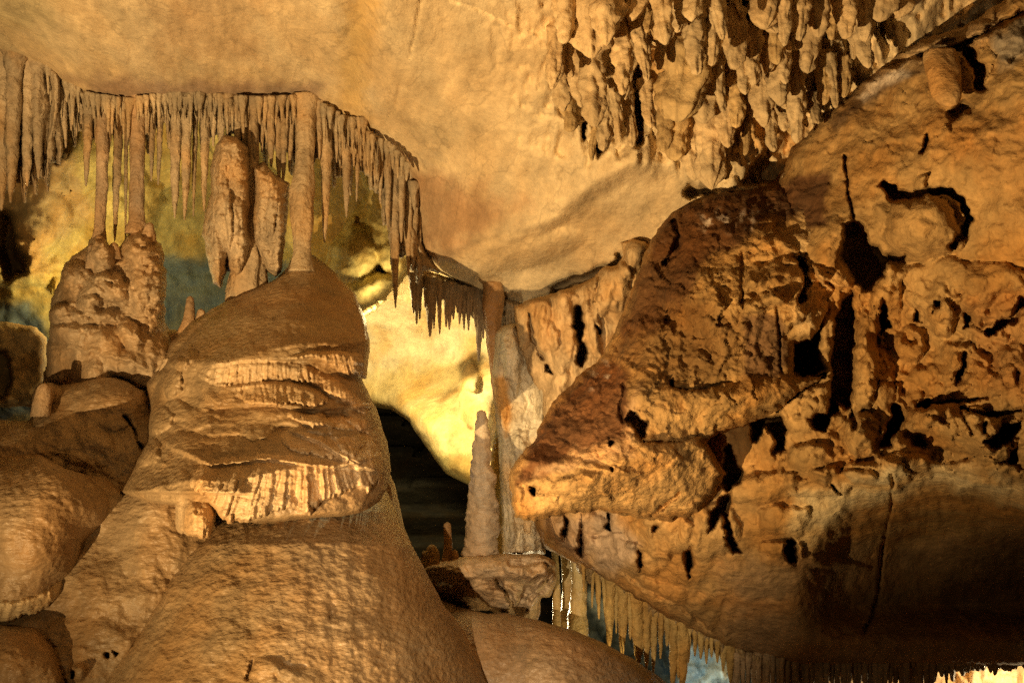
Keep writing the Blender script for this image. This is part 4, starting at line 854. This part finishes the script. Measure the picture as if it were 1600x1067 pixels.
tag(drip('column', [(396, 165, 8), (396, 230, 8), (392, 300, 10), (390, 360, 16), (392, 400, 26), (388, 440, 28), (386, 475, 30)], 8.75, M['drip'], (.52, .39, .245), lump=.14, seed=330, ring=26, tip=False, flute=.3),
    'broad pale column base standing on the dome behind the bulbous stalactites', 'column')

# ------------------------------------------------------------------ fringe over the bright chamber
R2 = [(646,646,490,5.0,436),(651,651,508,4.5,440),(657,656,500,3.5,440),(664,664,482,3,440),(671,672,527,7,444),(679,678,515,3.5,446),(686,687,523,4,448),(692,691,470,3,452),(697,697,512,4.5,450),(703,702,516,5,450),
 (709,708,500,4,452),(714,715,490,4,454),(719,718,508,4,456),(725,725,516,4,456),(731,732,517,4,458),(737,736,490,3.5,458),(742,743,512,4,460),(748,748,566,6,462),(754,755,530,4,464),(760,760,512,6,466),(766,765,520,7,468),
 (773,772,512,6,468),(779,779,506,4.5,470),(785,785,508,5,472),(791,791,504,4.5,474),(797,797,505,4.5,476),(803,803,500,4,478)]
rows = []
for i, (x0, x1, y1, w, y0) in enumerate(R2):
    o = hang('stalactite', x0, x1, y1, w, 9.95 + .006 * (x0 - 720) / 2, (.40, .32, .22) if i % 3 else (.50, .38, .25), None, 'stalactite', 'stalactite fringe over the bright yellow chamber', seed=i + 400, y0=y0 - 4, flare=1.8, lsize=7)
    rows.append((x0, size_word(2 * (y1 - y0), w * 1.3), o))
g = defaultdict(list)
for x0, s, o in rows: g[s].append((x0, o))
for s, l in g.items():
    for k, (x, o) in enumerate(l):
        o['label'] = '%s stalactite over the yellow chamber, %s of its size from left' % (s, ordinal(k))
tag(drip('column', [(772, 440, 18), (770, 490, 15), (770, 540, 9), (775, 600, 8), (781, 640, 8), (786, 690, 5), (789, 760, 3)], 9.2, M['wet'], (.40, .25, .12), lump=.2, seed=431, ring=18, dtop=9.9, flute=.3),
    'thin orange-brown dripstone rib running down beside the cream cascade', 'dripstone rib')
tag(drip('column', [(786, 640, 6), (778, 700, 9), (776, 760, 13), (776, 800, 14), (780, 868, 15)], 9.6, M['wet'], (.56, .46, .16), lump=.1, seed=432, ring=20, tip=False),
    'olive-yellow column standing between the knobby stalagmite and the cream cascade', 'column')

# ------------------------------------------------------------------ stalagmites
tag(drip('stalagmite', [(752, 640, 6.9), (753, 652, 8.6), (751, 664, 10.3), (755, 680, 12.6), (751, 700, 13.8), (754, 706, 15.5), (750, 724, 14.9), (756, 744, 19.5), (752, 772, 20.7), (756, 782, 23.0), (753, 810, 25.3), (755, 822, 26.4), (751, 850, 25.3), (750, 876, 27.6)], 8.75, M['flow'], (.60, .49, .35), lump=.24, seed=501, ring=30, tip=False, top=True, lsize=13, vst=.9),
    'tall knobby grey-tan stalagmite standing on the middle shelf', 'stalagmite')
tag(drip('stalagmite', [(699, 815, 5.5), (699, 830, 6.5), (700, 850, 6.5), (699, 870, 8), (699, 892, 14)], 8.75, M['drip'], (.42, .28, .14), lump=.12, seed=502, top=True, tip=False, ring=18),
    'slim finger-like stalagmite on the dark left end of the shelf', 'stalagmite')
tag(drip('stalagmite', [(674, 850, 7), (675, 862, 11), (674, 880, 12), (673, 905, 16)], 8.7, M['drip'], (.44, .33, .16), lump=.3, seed=503, top=True, tip=False, ring=18, lsize=9),
    'knobby rim-lit stalagmite left of the slim finger on the shelf', 'stalagmite')
tag(drip('stalagmite', [(663, 860, 4), (665, 880, 7), (667, 905, 10)], 8.75, M['drip'], (.44, .33, .16), lump=.2, seed=504, top=True, tip=False, ring=14),
    'small stalagmite leaning against the far left end of the shelf', 'stalagmite')
tag(drip('stalagmite', [(710, 858, 4.5), (711, 870, 6), (710, 892, 10)], 8.7, M['drip'], (.44, .31, .16), lump=.15, seed=505, top=True, tip=False, ring=14),
    'short stub stalagmite touching the right side of the slim finger', 'stalagmite')
for pts, d, lab in (([(297, 462, 5), (297, 480, 7.5), (296, 498, 9), (292, 520, 16)], 8.6, 'slender stalagmite in the gap between tiered tower and dome'),
        ([(313, 482, 5), (314, 496, 8), (313, 515, 12)], 8.5, 'low rounded stalagmite beside the slender one left of the dome'),
        ([(335, 482, 9), (338, 496, 18), (340, 512, 26)], 8.3, 'squat dark stub stalagmite on the left shoulder of the dome'),
        ([(154, 366, 5), (155, 378, 9), (156, 400, 12)], 8.55, 'dark stub stalagmite under the thin column on the tower'),
        ([(178, 378, 5), (178, 390, 9), (178, 405, 13)], 8.5, 'small dark stub between the two columns on the tower top'),
        ([(234, 347, 5), (233, 356, 7.5), (230, 380, 13)], 8.5, 'rounded stub stalagmite right of the greyish column on the tower'),
        ([(142, 380, 4), (142, 395, 6.5), (143, 420, 9)], 8.5, 'pale narrow stub stalagmite on the left rim of the tower'),
        ([(120, 716, 8), (119, 724, 12), (118, 735, 16)], 7.2, 'pale round nub on the mound below the tiered tower'),
        ([(70, 598, 8), (68, 620, 13), (62, 650, 15)], 7.6, 'smooth leaning stub at the left end of the mid-left mound')):
    tag(drip('stalagmite', pts, d, M['drip'], (.44, .31, .19), lump=.18, seed=len(lab), top=True, tip=False, ring=18), lab, 'stalagmite')
# hanging tongue at the left of the dome
tag(drip('stalactite', [(278, 560, 18), (268, 585, 18), (262, 605, 13), (258, 624, 8)], 7.75, M['flow'], (.50, .36, .22), lump=.3, seed=540, ring=22, flute=.3), 'short fluted tongue hanging where the tower meets the dome', 'stalactite')
tag(drip('stalactite', [(305, 548, 16), (292, 560, 14), (280, 572, 10), (272, 590, 6)], 7.6, M['flow'], (.52, .38, .24), lump=.4, seed=541, ring=22, flute=.3), 'small knobby tongue hanging from the dome above the fluted tongue', 'stalactite')

# ------------------------------------------------------------------ shining columns right of the shelf
for pts, d, lab in (([(866, 850, 5), (868, 880, 5), (870, 920, 6), (870, 985, 7)], 9.0, 'glossy backlit column nearest the shelf, brightest of the three'),
        ([(880, 845, 6), (884, 880, 7), (888, 920, 9), (884, 990, 10)], 9.3, 'olive middle one of three glossy columns right of the shelf'),
        ([(900, 850, 12), (904, 880, 12), (905, 920, 12), (903, 950, 14), (902, 1000, 18)], 8.9, 'widest dark-sided column of three, rightmost by the apron')):
    tag(drip('column', pts, d, M['wet'], (.55, .46, .24), lump=.16, seed=len(lab), tip=False, ring=20, lsize=8), lab, 'column')

# ------------------------------------------------------------------ stalactites along the lower right joint
def low_y(x): return float(np.interp(x, [880, 940, 990, 1040, 1090, 1140, 1200, 1500, 1700], [866, 896, 926, 958, 982, 1008, 1032, 1033, 1033]))
R3 = [(912,912,925,3),(926,925,950,3),(934,936,968,4.5),(944,945,960,3.5),(954,951,1018,8),(963,963,990,4),(974,972,1030,8),(984,985,1000,5),(993,998,1042,11),(1004,1003,1020,6),(1012,1010,1046,8),(1022,1021,1052,6),(1033,1032,1030,4.5),
 (1043,1042,1010,5),(1053,1051,1078,8),(1060,1060,1060,6),(1068,1066,1085,9),(1077,1076,1036,4),(1086,1086,1026,4),(1095,1095,1030,5),(1104,1104,1038,4),(1112,1112,1028,4),(1121,1121,1036,4),(1131,1130,1050,5),(1141,1141,1068,6)]
rows = []
for i, (x0, x1, y1, w) in enumerate(R3):
    y0 = low_y(x0)
    o = hang('stalactite', x0, x1, y1, w, 8.45, (.56, .41, .16) if i % 2 else (.54, .37, .13), None, 'stalactite', 'honey stalactites along the lower right joint', seed=i + 600, y0=y0 - 3, flare=1.6, lsize=8)
    rows.append((x0, size_word(1.6 * (y1 - y0), w * 1.1), o))
g = defaultdict(list)
for x0, s, o in rows: g[s].append((x0, o))
for s, l in g.items():
    for k, (x, o) in enumerate(l):
        o['label'] = '%s honey stalactite on the lower right joint, %s of its size' % (s, ordinal(k))
rr_ = random.Random(9); x = 1146; i = 0
while x < 1640:
    w = rr_.uniform(3.5, 6.5); y1 = np.interp(x, [1146, 1400, 1465, 1500, 1640], [1110, 1100, 1072, 1048, 1034]) + rr_.uniform(-12, 14)
    hang('small_stalactite', x, x + rr_.uniform(-2, 2), y1, w, 8.4 + rr_.uniform(-.05, .12), (.42, .31, .19), 'brown stalactite in the dense curtain along the bottom right edge', 'stalactite', 'dense stalactite curtain along the bottom right edge', seed=i + 700, y0=1024, flare=1.5)
    x += rr_.uniform(6.5, 9.5); i += 1
